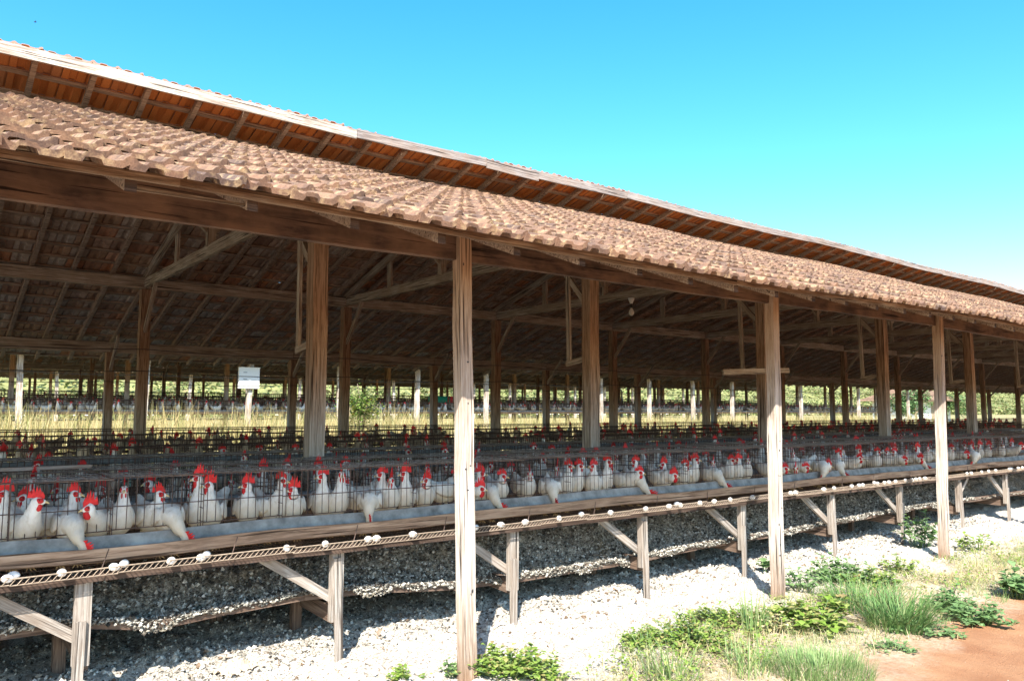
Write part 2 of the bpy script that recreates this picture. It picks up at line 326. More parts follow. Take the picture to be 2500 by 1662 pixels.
# ------------------------------------------------------------------ ground and hill
def span(*parts):
    out = []
    for a, b, st in parts:
        n = max(1, int(round((b - a) / st)))
        out += [a + (b - a) * i / n for i in range(n)]
    out.append(parts[-1][1]); return out
def smooth(a, b, x): t = max(0, min(1, (x - a) / (b - a))); return t * t * (3 - 2 * t)
GZ = -1.6
def base_z(x, y):
    z = GZ + 0.75 * smooth(15.0, 19.5, y) + 0.4 * smooth(37, 45, y)
    return z
def lump(x, y):
    d = noise.voronoi(Vector((x * 13, y * 13, 0)))[0]
    return (0.35 - d[0]) * 0.05 + nz(x * 3, y * 3) * 0.03 + nz(x * 30, y * 30, 5) * 0.012
def ground_z(x, y):
    z = base_z(x, y)
    if 2 < y < 7 and -2 < x < 20:
        k = smooth(3.5 , 4.6, y + 0.5 * smooth(6, 2.5, x)) 
        z += lump(x, y) * (0.15 + 0.85 * k * smooth(-2, -1, x)) * smooth(20, 16, x) + 0.10 * smooth(4.9, 5.9, y) * k
    elif y >= 7 and y < 15: z += 0.1
    return z
xs = span((-300, -20, 40), (-20, -1, 1.0), (-1, 10, 0.034), (10, 16, 0.07), (16, 60, 2), (60, 500, 40))
ys = span((-300, -20, 40), (-20, 2, 1.5), (2, 3.6, 0.08), (3.6, 6.2, 0.034), (6.2, 15, 0.6), (15, 20, 0.5), (20, 60, 2), (60, 700, 40))
verts = [(x, y, ground_z(x, y)) for y in ys for x in xs]
nx = len(xs); faces = [(j * nx + i, j * nx + i + 1, (j + 1) * nx + i + 1, (j + 1) * nx + i) for j in range(len(ys) - 1) for i in range(nx - 1)]
me = bpy.data.meshes.new('ground'); me.from_pydata(verts, [], faces); me.materials.append(M['ground'])
me.polygons.foreach_set('use_smooth', [True] * len(faces)); tag(link('ground', me), kind='structure')
mb = MB(); xs = span((-80, 420, 5)); ys = span((62, 140, 4))
def hill_z(x, y): return -0.7 + 17 * smooth(62, 135, y) + 2.2 * nz(x * 0.03, y * 0.03) * smooth(62, 80, y) + 0.7 * nz(x * 0.15, y * 0.15) * smooth(62, 70, y)
n = len(xs); mb.v = [(x, y, hill_z(x, y)) for y in ys for x in xs]
mb.f = [(j * n + i, j * n + i + 1, (j + 1) * n + i + 1, (j + 1) * n + i) for j in range(len(ys) - 1) for i in range(n - 1)]; mb.m = [0] * len(mb.f)
tag(obj('hill', mb, M['hill'], smooth=True), kind='structure')

# ------------------------------------------------------------------ timber helper
def timber(name, p0, p1, wdt, hgt, mat, parent, jit=0.003, seg=None, taper=None):
    """a sawn timber from p0 to p1; wdt sideways (level), hgt in the upright sense; local X runs along it"""
    p0 = Vector(p0); p1 = Vector(p1); d = p1 - p0; L = d.length; x = d.normalized()
    z = Vector((0, 1, 0)) if abs(x.z) > 0.95 else Vector((0, 0, 1)); y = z.cross(x).normalized(); z = x.cross(y)
    seg = seg or max(1, min(10, int(L / 0.35))); mbx = MB()
    rnd = random.Random(hash((round(p0.x, 3), round(p0.y, 3), round(p0.z, 3), round(p1.x, 3), name)) & 0xffff)
    for i in range(seg + 1):
        a = rnd.uniform(-jit, jit); c = rnd.uniform(-jit, jit); t = i / seg
        k = 1 if taper is None else 1 + (taper - 1) * t
        for sy, sz in ((-1, -1), (1, -1), (1, 1), (-1, 1)):
            mbx.v.append((L * t, sy * wdt / 2 * k + a + rnd.uniform(-jit, jit) * .5, sz * hgt / 2 * k + c + rnd.uniform(-jit, jit) * .5))
    for i in range(seg):
        for k in range(4):
            k2 = (k + 1) % 4; mbx.f.append((i * 4 + k, i * 4 + k2, i * 4 + 4 + k2, i * 4 + 4 + k)); mbx.m.append(0)
    mbx.f.append((3, 2, 1, 0)); mbx.m.append(0); e = seg * 4; mbx.f.append((e, e + 1, e + 2, e + 3)); mbx.m.append(0)
    pl = parent.location if parent else Vector((0, 0, 0))
    o = obj(name, mbx, mat, parent, (0, 0, 0))
    o.rotation_euler = Matrix((x, y, z)).transposed().to_euler(); o.location = p0 - pl
    return o

# ------------------------------------------------------------------ the poultry shed
BAY = 3.25; X0 = 2.83; KS = list(range(-3, 17)); XL, XR = X0 + BAY * KS[0] - 0.4, X0 + BAY * KS[-1] + 0.4
NS, NB = 0.3815, 0.94                       # near slope: tile bed height at the eave Y=3.38
def near_bed(y): return NB + NS * (y - 3.38)
def rear_raf(y): return 1.985 + 0.322 * (12.5 - y)
def rear_bed(y): return rear_raf(y) + 0.10
def sag(x): return 0.018 * math.sin(x * 0.9 + 0.6) + 0.006 * math.sin(x * 2.3) + 0.02 * math.sin((x - 1) * 0.13)

PROF = [(0, .012, 0), (.04, .020, 0), (.10, .020, 0), (.16, .006, 0), (.27, .002, 0), (.32, .015, .021), (.45, .017, .024), (.57, .015, .021), (.62, .002, 0), (.80, 0, 0), (.92, .006, 0), (.98, .022, .010), (1.05, .029, .020), (1.10, .027, .018)]
def tiles(ya, yb, bed, rows, x0, x1, tw, rng, miss=0.0, span_in=None):
    """clay tiles in courses from the low edge ya up to yb, each its own thin shell"""
    mbx = MB(); V = mbx.v; F = mbx.f; Mi = mbx.m
    sgn = 1 if yb > ya else -1
    dyr = (yb - ya) / rows; dz = bed(yb) - bed(ya); ln = math.hypot(yb - ya, dz)
    ux, uz = (yb - ya) / ln, dz / ln                                   # along slope
    nxn, nzn = -uz * sgn * (1 if sgn > 0 else 1), abs(ux)              # normal (y, z)
    if sgn < 0: nxn = uz
    course = ln / rows; cols = int((x1 - x0) / tw)
    for r_ in range(rows):
        rowj = rng.uniform(-0.006, 0.006)
        for c_ in range(cols):
            if rng.random() < miss: continue
            xa = x0 + c_ * tw + rng.uniform(-0.004, 0.004); jt = rng.uniform(-0.010, 0.010) + rowj; lift = rng.uniform(0, 0.007); sk = rng.uniform(-0.006, 0.006)
            if rng.random() < 0.012: jt -= 0.03; lift += 0.010
            s0 = r_ * course + jt; s1 = s0 + course * 1.13
            sg = sag(xa)
            base = len(V); n = len(PROF)
            for (ss, off, lip) in ((s0, 0.036 + lift, 0.026), (s1, 0.004, 0.014)):
                for ring in (0, 1):
                    for (u, h, hb_) in PROF:
                        hh = (hb_ - lip if ring else h) + off
                        s_ = ss + sk * (u - 0.5)
                        y = ya + ux * s_ + nxn * hh; z = bed(ya) + uz * s_ + nzn * hh + sg
                        V.append((xa + u * (tw - 0.004), y, z))
            A, B, C, D = base, base + n, base + 2 * n, base + 3 * n     # low top, low bottom, high top, high bottom
            for i in range(n - 1):
                F.append((A + i, A + i + 1, C + i + 1, C + i)); F.append((B + i + 1, B + i, D + i, D + i + 1)); F.append((B + i, B + i + 1, A + i + 1, A + i)); F.append((C + i, C + i + 1, D + i + 1, D + i))
            F.append((A, C, D, B)); F.append((A + n - 1, B + n - 1, D + n - 1, C + n - 1))
            Mi.extend([0] * (4 * (n - 1) + 2))
    return mbx
shed = thing('poultry_shed', (X0, 4.1, GZ), 'long open-sided timber poultry shed with mossy clay tile roof, nearest the camera', 'shed', 'open poultry sheds standing in parallel')
def part(name, mbx, mats, smooth=False): return obj(name, mbx, mats, shed, -shed.location, smooth)
rg = random.Random(3)
part('roof_tiles', tiles(3.33, 8.86, near_bed, 17, XL, XR, 0.222, rg), M['tile'])
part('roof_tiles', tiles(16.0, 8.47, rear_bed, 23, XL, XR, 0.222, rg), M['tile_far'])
# posts
def wpost(x, y, top, wx, wy, mat, lean=0.0, bot=GZ - 0.15, name='post'):
    return timber(name, (x + lean, y, bot), (x, y, top), wx, wy, mat, shed, 0.004, 10)
for k in KS:
    x = X0 + BAY * k
    fx = {0: 2.785, 1: 6.15, 2: 9.40}.get(k, x)
    wpost(fx, 4.1, 1.10 + sag(x), 0.088, 0.088, M['post'], {0: 0.06, 1: -0.05, 2: -0.13}.get(k, rg.uniform(-0.04, 0.06)))
    wpost(x, 6.38, 1.81, 0.135, 0.135, M['innerpost'], rg.uniform(-0.02, 0.03))
    wpost(x, 12.5, 1.81, 0.14, 0.14, M['innerpost'], rg.uniform(-0.03, 0.03))
    wpost(x, 14.8, 1.02, 0.13, 0.13, M['innerpost'], rg.uniform(-0.03, 0.03))
    timber('tie_beam', (x + 0.01, 6.25, 1.905), (x, 12.65, 1.91), 0.055, 0.135, M['inner'], shed)
    timber('truss_rafter', (x + 0.002, 12.62, 1.985), (x, 9.2, 2.97), 0.055, 0.10, M['inner'], shed)
    timber('truss_rafter', (x + 0.003, 6.3, 1.93), (x, 9.2, 2.93), 0.055, 0.10, M['inner'], shed)
    timber('king_post', (x, 9.45, 1.96), (x, 9.45, 2.9), 0.09, 0.09, M['inner'], shed)
    for sgn in (-1, 1):
        timber('strut', (x + sgn * 0.03, 9.45, 2.12), (x + sgn * 0.55, 9.45, 2.62), 0.05, 0.05, M['inner'], shed)
        timber('queen_post', (x + 0.045, 9.45 + sgn * 1.6, 1.84), (x + 0.045, 9.45 + sgn * 1.6, 2.45), 0.035, 0.11, M['inner'], shed)
    timber('brace', (x, 12.46, 1.18), (x, 11.9, 1.86), 0.045, 0.06, M['inner'], shed)
    timber('brace', (x, 6.42, 1.2), (x, 7.02, 1.86), 0.045, 0.06, M['inner'], shed)
    timber('brace', (x, 14.76, 0.7), (x, 14.2, 1.25), 0.045, 0.06, M['inner'], shed)
    timber('hanger', (x - 0.03, 6.70, 0.56), (x - 0.02, 6.74, 1.92), 0.03, 0.055, M['inner'], shed)
    timber('hanger_foot', (x - 0.03, 6.36, 0.60), (x - 0.03, 6.74, 0.55), 0.03, 0.06, M['inner'], shed)
    if k < KS[-1]:
        xa, xb = fx + 0.0, {0: 2.785, 1: 6.15, 2: 9.40}.get(k + 1, x + BAY)
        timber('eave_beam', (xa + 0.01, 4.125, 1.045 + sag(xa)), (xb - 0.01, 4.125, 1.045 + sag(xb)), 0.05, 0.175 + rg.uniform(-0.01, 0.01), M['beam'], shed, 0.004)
        timber('wall_plate', (x + 0.005, 6.38, 1.885), (x + BAY - 0.005, 6.38, 1.885), 0.07, 0.15, M['inner'], shed)
        timber('wall_plate', (x + 0.005, 12.5, 1.905), (x + BAY - 0.005, 12.5, 1.905), 0.07, 0.17, M['inner'], shed)
        timber('eave_beam', (x + 0.005, 14.8, 1.10), (x + BAY - 0.005, 14.8, 1.10), 0.06, 0.18, M['inner'], shed)
for fx, ln_ in ((2.785, 0.06), (6.15, -0.05), (9.40, -0.13)):
    kb = MB()
    for q in range(9):
        zz = rg.uniform(-1.45, 0.95); xx = fx + ln_ * (0.95 - zz) / 2.7 + rg.uniform(-0.03, 0.03)
        kb.ball((xx, 4.1 - 0.0455, zz), (rg.uniform(.003, .008), 0.003, rg.uniform(.003, .011)), u=7, v=5)
    part('knot', kb, M['black'])
# rafters: near tails one by one where they show, the rest as one part
def near_rafter(mbx, x):
    pts = [(3.46, near_bed(3.46) - 0.092), (8.85, near_bed(8.85) - 0.092), (8.85, near_bed(8.85) - 0.024), (3.46, near_bed(3.46) - 0.024)]
    s_ = sag(x); A = [(x - 0.024, y, z + s_) for y, z in pts]; B = [(x + 0.024, y, z + s_) for y, z in pts]; n = len(mbx.v)
    mbx.v += A + B
    for f in ((0, 1, 2, 3), (7, 6, 5, 4), (0, 4, 5, 1), (1, 5, 6, 2), (2, 6, 7, 3), (3, 7, 4, 0)): mbx.f.append(tuple(n + i for i in f)); mbx.m.append(1 if f == (3, 7, 4, 0) else 0)
rest = MB()
x = 0.709 - 0.505 * 15; 
while x < XR - 0.1:
    if 0.1 < x < 14: 
        one = MB(); near_rafter(one, x); part('rafter', one, [M['rafter'], M['raild']])
    else: near_rafter(rest, x)
    x += 0.505
def rear_rafter(mbx, x):
    s_ = sag(x); pts = [(15.85, rear_raf(15.85)), (8.47, rear_raf(8.47)), (8.47, rear_raf(8.47) + 0.070), (15.85, rear_raf(15.85) + 0.070)]
    A = [(x + 0.024, y, z + s_) for y, z in pts]; B = [(x - 0.024, y, z + s_) for y, z in pts]; n = len(mbx.v)
    mbx.v += A + B
    for f in ((0, 1, 2, 3), (7, 6, 5, 4), (0, 4, 5, 1), (1, 5, 6, 2), (2, 6, 7, 3), (3, 7, 4, 0)): mbx.f.append(tuple(n + i for i in f)); mbx.m.append(0)
x = XL + 0.1; cnt = 0
while x < XR - 0.1:
    if x > 0.5 and cnt < 71:
        one = MB(); rear_rafter(one, x); part('rafter', one, M['rafter']); cnt += 1
    else: rear_rafter(rest, x)
    x += 0.505
o = part('rafter', rest, [M['rafter'], M['raild']]); o['kind'] = 'stuff'
def strip(y0, z0, wy, hz, x0=XL + 0.02, x1=XR - 0.02, step=0.8, tilt=0):
    mbx = MB(); xs_ = span((x0, x1, step)); jy = [rg.uniform(-0.006, 0.006) for _ in xs_]
    for i, xx in enumerate(xs_):
        for a, b_ in ((0, 0), (1, 0), (1, 1), (0, 1)): mbx.v.append((xx, y0 + (a - .5) * wy + jy[i], z0 + (b_ - .5) * hz + sag(xx) + (a - .5) * tilt * wy))
    for i in range(len(xs_) - 1):
        for k in range(4): k2 = (k + 1) % 4; mbx.f.append((i * 4 + k, i * 4 + 4 + k, i * 4 + 4 + k2, i * 4 + k2)); mbx.m.append(0)
    mbx.f.append((0, 1, 2, 3)); mbx.m.append(0); e = 4 * (len(xs_) - 1); mbx.f.append((e + 3, e + 2, e + 1, e)); mbx.m.append(0)
    return mbx
for i in range(23):
    y = 15.85 - i * (7.4 / 23) 
    if y > 8.6: part('batten', strip(y, rear_bed(y) - 0.016, 0.045, 0.02, tilt=-0.35), M['rafter'])
for i in range(17):
    y = 3.6 + i * 0.329
    part('batten', strip(y, near_bed(y) - 0.014, 0.045, 0.018, tilt=0.388), M['rafter'])
# long eave boards under the lowest tiles, in overlapping lengths
bx = XL
while bx < XR - 0.5:
    L_ = rg.uniform(3.0, 4.2); b2 = min(bx + L_, XR)
    timber('eave_board', (bx, 3.43, near_bed(3.43) - 0.018 + sag(bx)), (b2, 3.43, near_bed(3.43) - 0.020 + sag(b2)), 0.022, 0.034, M['board'], shed, 0.004)
    bx = b2
sa_, sb_ = at_y(322, 452, 3.49), at_y(612, 503, 3.49)
timber('eave_board', (sa_.x, 3.49, sa_.z - 0.01), (sb_.x, 3.49, sb_.z), 0.016, 0.014, M['board'], shed, 0.004)
ca_, cb_ = at_y(1765, 908, 6.27), at_y(1925, 904, 6.27)
timber('cross_board', (ca_.x, 6.27, ca_.z), (cb_.x, 6.27, cb_.z), 0.025, 0.07, M['inner'], shed)
# the high fascia of the rear slope, board by board (joints where the photo has them)
jo = [XL] + [at_y(p, q, 8.44).x for p, q in ((869, 305), (1184, 385), (1527, 480), (2299, 670))] + [XR]
zf = rear_raf(8.44) + 0.042
for i in range(len(jo) - 1):
    a, b_ = jo[i], jo[i + 1]; mt = M['fwhite'] if i == 0 else M['fgrey']
    nsub = max(1, int((b_ - a) / 3)); 
    mbx = strip(8.42 - 0.004 * (i % 2), zf + (0.012 if i % 2 else 0), 0.028, 0.11, a + 0.004, b_ - 0.004, 0.6)
    ox = part('fascia_board', mbx, mt)
    if i == 0: ox['label'] = 'whitewashed fascia board'
timber('fascia_board', (jo[2], 8.392, zf - 0.015 + sag(jo[2])), (jo[2] + 0.9, 8.392, zf - 0.03 + sag(jo[2])), 0.02, 0.12, M['fgrey'], shed)

# ------------------------------------------------------------------ second and third shed: copies of the frame, roof and posts
def copy_tree(root, off, label, keep):
    r = root.copy(); COL.objects.link(r); r.location = root.location + Vector(off); r['label'] = label
    for ch in list(root.children):
        if not keep(ch): continue
        c = ch.copy(); COL.objects.link(c); c.parent = r
        if 'label' in c: del c['label']
    return r
kp = lambda c: c.name.split('.')[0] in ('roof_tiles', 'post', 'tie_beam', 'eave_beam', 'wall_plate', 'brace', 'truss_rafter', 'king_post', 'rafter', 'eave_board', 'fascia_board')
D2, D3 = Vector((-0.1, 22.0, 0.75)), Vector((3.6, 42.0, 1.15))
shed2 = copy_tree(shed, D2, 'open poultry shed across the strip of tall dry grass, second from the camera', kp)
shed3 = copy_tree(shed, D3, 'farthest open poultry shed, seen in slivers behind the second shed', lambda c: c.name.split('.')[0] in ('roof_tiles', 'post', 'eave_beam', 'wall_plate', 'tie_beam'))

for sh in (shed2, shed3):
    for c in sh.children:
        if c.name.split('.')[0] == 'post' and abs(c.location.y) < 0.3:
            c.material_slots[0].link = 'OBJECT'; c.material_slots[0].material = M['fwhite']; c.scale = (1, 1.7, 1.7)  # front posts of the far sheds whitened to carry the glare of direct sun
# ------------------------------------------------------------------ cages
CW = 0.5; YF, YB_, ZT, ZF = 4.98, 5.43, -0.376, -0.80
def cage_parts(fine=True, tray=True):
    rr = random.Random(5); P = {}
    wr = 0.0024 if fine else 0.0030
    a = MB(); n = 10 if fine else 7
    for i in range(n):
        x = CW * (i + 0.5) / n + rr.uniform(-0.003, 0.003); a.wire((x, 0, -0.665), (x + rr.uniform(-.004, .004), 0.0, ZT), wr)
    for z in (-0.665, -0.535, ZT): a.wire((0, -0.003, z), (CW, -0.003, z + rr.uniform(-.003, .003)), wr * 1.25)
    P['front_panel'] = a
    a = MB(); d = YB_ - YF
    for i in range(n): x = CW * (i + 0.5) / n; a.wire((x, 0, ZT + 0.004), (x + rr.uniform(-.008, .008), d, ZT + 0.004 + rr.uniform(-.006, .010)), wr * 0.85)
    for j in range(5): y = d * j / 4; a.wire((0, y, ZT), (CW, y, ZT + rr.uniform(-.004, .006)), wr * 1.0)
    P['top_panel'] = a
    a = MB()
    for i in range(n): x = CW * (i + 0.5) / n; a.wire((x, d, -0.75), (x, d, ZT), wr)
    for z in (-0.75, -0.6, -0.48, ZT): a.wire((0, d, z), (CW, d, z), wr)
    P['back_panel'] = a
    a = MB()
    for j in range(10 if fine else 6): y = d * j / (9 if fine else 5); a.wire((0.004, y, -0.78), (0.004, y, ZT), wr)
    for z in (-0.78, -0.72, -0.66, -0.58, -0.5, -0.44, ZT): a.wire((0.002, 0, z), (0.002, d, z), wr)
    P['side_panel'] = a
    a = MB(); n2 = 20 if fine else 8
    for i in range(n2): x = CW * (i + 0.5) / n2; a.wire((x, -0.20, -0.870), (x, d, -0.835), wr)
    for j in range(8 if fine else 4): t = j / (7 if fine else 3); a.wire((0, -0.20 + (d + .2) * t, -0.872 + .035 * t), (CW, -0.20 + (d + .2) * t, -0.872 + .035 * t), wr)
    P['floor_mesh'] = a
    a = MB(); sx_ = 0
    for i in range(16): x = CW * i / 16; a.wire((x, -0.205, -0.868), (x + 0.024, -0.225, -0.832), 0.0022)
    a.wire((0, -0.205, -0.868), (CW, -0.205, -0.868), 0.003); a.wire((0, -0.225, -0.832), (CW, -0.225, -0.832 + 0.004), 0.0035)
    P['tray_lip'] = a
    return P
FINE = {k: v.mesh(k, M['traywire'] if k == 'tray_lip' else M['topwire'] if k == 'top_panel' else M['wire']) for k, v in cage_parts(True).items()}
CO = cage_parts(False)
cm = MB()
for k in ('front_panel', 'top_panel', 'back_panel', 'side_panel', 'floor_mesh'): cm.add(CO[k], Matrix.Identity(4))
COARSE = cm.mesh('wire_cage', M['wire'])
ROWS = [('front', 4.98, 0.0), ('second', 5.74, 0.0), ('third', 6.78, 0.02), ('fourth', 8.5, 0.03), ('fifth', 9.6, 0.05), ('sixth', 11.6, 0.07)]
ncage = 0
for ri, (rn, yf, dz) in enumerate(ROWS):
    xmax = min(yf * 2.95, 30); xmin = yf * 0.05 - 0.25; x = xmin; i = 0
    while x < xmax:
        i += 1
        if ri == 0: lab = 'rusty wire hen cage, %s from the left end of the front row' % ordn(i)
        else: lab = 'dark wire hen cage in the %s row back, %s from the left' % (rn, ordn(i))
        if ri < 3:
            t = thing('wire_cage', (x, yf, dz + rg.uniform(-0.006, 0.006)), lab, 'cage', 'wire cages in the %s row' % rn)
            for kname in ('front_panel', 'top_panel', 'back_panel', 'side_panel', 'floor_mesh', 'tray_lip'): link(kname, FINE[kname], t)
            if ri == 0: t.rotation_euler = (0, rg.uniform(-0.004, 0.004), 0)
        else:
            o = link('wire_cage', COARSE, None, (x, yf, dz + rg.uniform(-0.01, 0.01))); tag(o, lab, 'cage', 'wire cages in the %s row' % rn)
        x += CW; ncage += 1
        if ncage > 298: break
print('cages', ncage)
farc = MB(); simple = MB(); simple_wr = 0.004
for i in range(6): x = CW * (i + .5) / 6; simple.wire((x, 0, -0.66), (x, 0, ZT), simple_wr, seg=3)
for z in (-0.66, -0.53, ZT): simple.wire((0, 0, z), (CW, 0, z), simple_wr, seg=3)
for y in (0.22, 0.45): simple.wire((0, y, ZT), (CW, y, ZT), simple_wr, seg=3); simple.wire((0, y, -0.76), (CW, y, -0.76), 0.02, seg=3)
for z in (-0.7, -0.55): simple.wire((0, 0, z), (0, 0.45, z), simple_wr, seg=3)
simple.wire((0, 0.45, -0.78), (0, 0.45, ZT), simple_wr, seg=3); simple.wire((0, 0, ZT), (0, 0.45, ZT), simple_wr, seg=3)
FARROWS = [(12.85, 0.10, 0.5, 36), (13.85, 0.11, 0.6, 40)]
for yf, dz, xa, xb in FARROWS:
    x = xa
    while x < xb: farc.add(simple, Matrix.Translation((x, yf, dz))); x += CW
simple = MB()
for i in range(5): x = CW * (i + .5) / 5; simple.wire((x, 0, -0.66), (x, 0, ZT), 0.007, seg=3)
for z in (-0.66, -0.53, ZT): simple.wire((0, 0, z), (CW, 0, z), 0.009, seg=3)
for y in (0.22, 0.45): simple.wire((0, y, ZT), (CW, y, ZT), 0.010, seg=3); simple.wire((0, y, -0.72), (CW, y, -0.72), 0.05, seg=3)
simple.wire((0, 0.45, -0.78), (0, 0.45, ZT), 0.01, seg=3); simple.wire((0, 0, ZT), (0, 0.45, ZT), 0.01, seg=3)
for D, rows in ((D2, ((4.98, 0), (5.74, .03), (6.8, .10), (8.5, .2), (10.5, .3), (12.85, .42), (13.9, .48))), (D3, ((4.98, 0), (6.8, .1), (8.6, .2)))):
    for yf, dr in rows:
        x = 1
        while x < (54 if D is D2 else 50): farc.add(simple, Matrix.Translation((x + D.x, yf + D.y, D.z + dr))); x += CW
tag(obj('wire_cage', farc, M['wire']), 'distant rows of dark wire hen cages at the back of this shed and in the sheds beyond', 'cage', kind='stuff')

# ------------------------------------------------------------------ stands, troughs, pipes
LEGX = [-0.65, 0.857, 2.35, 3.82, 5.28, 6.72, 8.36, 9.95, 11.6, 13.2, 14.8, 16.4]
st = thing('cage_stand', (0.857, 4.9, GZ), 'timber stand with splinted legs carrying the front row of hen cages', 'cage stand')
def spart(*a, **k): return timber(*a, **k)
for i, x in enumerate(LEGX):
    timber('leg', (x, 4.9, -1.36), (x, 4.9, -0.885), 0.082, 0.05, M['legw'], st, 0.003)
    timber('leg', (x - 0.018 if i % 2 else x + 0.015, 4.868, GZ - 0.12), (x - 0.012, 4.868, -1.12 if i % 2 else -0.95), 0.05, 0.03, M['legw'], st, 0.003)
    if i in (8,): timber('brace', (x + 0.03, 4.94, -1.2), (x + 0.42, 4.94, -0.90), 0.03, 0.045, M['legw'], st)
    else: timber('brace', (x + 0.02, 4.945, -1.24), (x - 0.50, 4.945, -0.90), 0.03, 0.06, M['legw'], st)
    timber('joist', (x + 0.03, 4.93, -1.345), (x + 0.05, 6.2, -1.30), 0.04, 0.11, M['rail'], st)
    timber('leg', (x, 5.55, GZ - 0.05), (x, 5.55, -0.83), 0.07, 0.05, M['rail'], st)
    if i < len(LEGX) - 1:
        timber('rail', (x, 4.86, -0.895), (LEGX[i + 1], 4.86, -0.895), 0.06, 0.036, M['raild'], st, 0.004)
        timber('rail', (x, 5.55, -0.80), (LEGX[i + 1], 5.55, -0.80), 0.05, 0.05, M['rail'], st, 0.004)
pb = [(0, 1561), (183, 1534), (374, 1538), (560, 1500), (744, 1464), (900, 1448), (1110, 1440), (1249, 1423), (1400, 1399), (1566, 1372), (1700, 1342), (1913, 1307), (2209, 1247), (2500, 1206)]
BP = [at_y(px, py, 5.08) for px, py in pb]; BP = [Vector((-1.5, 5.08, BP[0].z))] + BP + [Vector((18, 5.08, BP[-1].z))]
def board_z(x):
    for a, b_ in zip(BP, BP[1:]):
        if a.x <= x <= b_.x: return a.z + (b_.z - a.z) * (x - a.x) / (b_.x - a.x)
    return BP[-1].z
for a, b_ in zip(BP, BP[1:]): timber('dropping_board', (a.x, 5.09, a.z + 0.03), (b_.x, 5.09, b_.z + 0.03), 0.022, 0.06, M['rail'], st, 0.004)
# heap of droppings caught on the boards under the cages
hp = MB(); xs = span((-1.4, 10, 0.026), (10, 16.5, 0.05)); ys = span((5.062, 5.75, 0.026), (5.75, 6.4, 0.08)); n = len(xs)
for y in ys:
    for x in xs:
        t = y - 5.09; z0 = board_z(x) + 0.05 - (0.045 * smooth(-0.2, 0.5, nz(x * 3.5, 5)) + 0.03 * nz(x * 14, 3) + 0.012 if t < -0.01 else 0)
        top = -1.02 + 0.05 * nz(x * 1.3, y * 1.3, 3) - 0.10 * smooth(0.25, 0.6, nz(x * 0.8, 2.2, 9))
        z = z0 + (top - z0) * smooth(0, 0.42, t * 1.1) 
        d = noise.voronoi(Vector((x * 16, y * 16, 4)))[0][0]
        z += (0.35 - d) * 0.07 * smooth(0, 0.06, t) + nz(x * 34, y * 34) * 0.014
        hp.v.append((x, y - (0.35 - d) * 0.03, z))
hp.f = [(j * n + i, j * n + i + 1, (j + 1) * n + i + 1, (j + 1) * n + i) for j in range(len(ys) - 1) for i in range(n - 1)]; hp.m = [0] * len(hp.f)
tag(obj('manure_heap', hp, M['dung'], smooth=True), 'grey crumbly heap of droppings piled on the boards under the front cages', 'manure heap', kind='stuff')

def heap_z(x, y):
    t = y - 5.09; z0 = board_z(x) + 0.05
    top = -1.02 + 0.05 * nz(x * 1.3, y * 1.3, 3) - 0.10 * smooth(0.25, 0.6, nz(x * 0.8, 2.2, 9))
    return z0 + (top - z0) * smooth(0, 0.42, t * 1.1) + (0.35 - noise.voronoi(Vector((x * 16, y * 16, 4)))[0][0]) * 0.07 * smooth(0, 0.06, t)
OCT = [(1, 0, 0), (-1, 0, 0), (0, 1, 0), (0, -1, 0), (0, 0, 1), (0, 0, -1)]; OCF = [(0, 2, 4), (2, 1, 4), (1, 3, 4), (3, 0, 4), (2, 0, 5), (1, 2, 5), (3, 1, 5), (0, 3, 5)]
cr_ = random.Random(5)
def crumb(mb_, x, y, z, s_):
    n = len(mb_.v); a = cr_.uniform(0, 6.28); c, d = math.cos(a), math.sin(a); k = [s_ * cr_.uniform(.5, 1.3) for _ in range(6)]; fl2 = cr_.uniform(.45, 1)
    for (vx, vy, vz), q in zip(OCT, k): mb_.v.append((x + (vx * c - vy * d) * q, y + (vx * d + vy * c) * q, z + (vz * fl2 + .3 * vx * (c - .5)) * q))
    for f in OCF: mb_.f.append(tuple(n + i for i in f)); mb_.m.append(0)
def crumbmat(name, stops):
    m, N, b = newmat(name, 0.95); ge = N.nodes.new('ShaderNodeNewGeometry'); r = ramp(N, stops); N.links.new(ge.outputs['Random Per Island'], r.inputs[0])
    tc = N.nodes.new('ShaderNodeTexCoord'); n3 = noi(N, 90, 4, 0.7, tc.outputs['Object']); r3 = ramp(N, [(0.35, (0.5, 0.48, 0.44)), (0.6, (1, 1, 1))]); N.links.new(n3.outputs[0], r3.inputs[0])
    N.links.new(mixc(N, 1.0, r.outputs[0], r3.outputs[0], 'MULTIPLY'), b.inputs['Base Color']); return m
M['crumb'] = crumbmat('dropping_crumbs', [(0, (0.04, 0.035, 0.03)), (0.3, (0.13, 0.115, 0.095)), (0.58, (0.32, 0.295, 0.25)), (0.84, (0.60, 0.57, 0.50)), (1, (0.76, 0.73, 0.67))])
M['limecrumb'] = crumbmat('pale_dropping_crumbs', [(0, (0.12, 0.08, 0.05)), (0.14, (0.28, 0.20, 0.14)), (0.25, (0.55, 0.50, 0.43)), (0.6, (0.70, 0.67, 0.61)), (1, (0.76, 0.74, 0.70))])
mbc = MB()
for i in range(40000):
    x = -1.0 + 13.5 * cr_.random() ** 1.35; y = 5.075 + 0.75 * cr_.random() ** 1.5
    s_ = 0.005 + 0.014 * cr_.random() ** 2
    if y < 5.10: z = board_z(x) + 0.03 + 0.04 * cr_.random() + 0.03 * nz(x * 5, 1)
    else: z = heap_z(x, y) + s_ * 0.3
    crumb(mbc, x, y - (0.03 if cr_.random() < .12 and y < 5.2 else 0), z, s_)
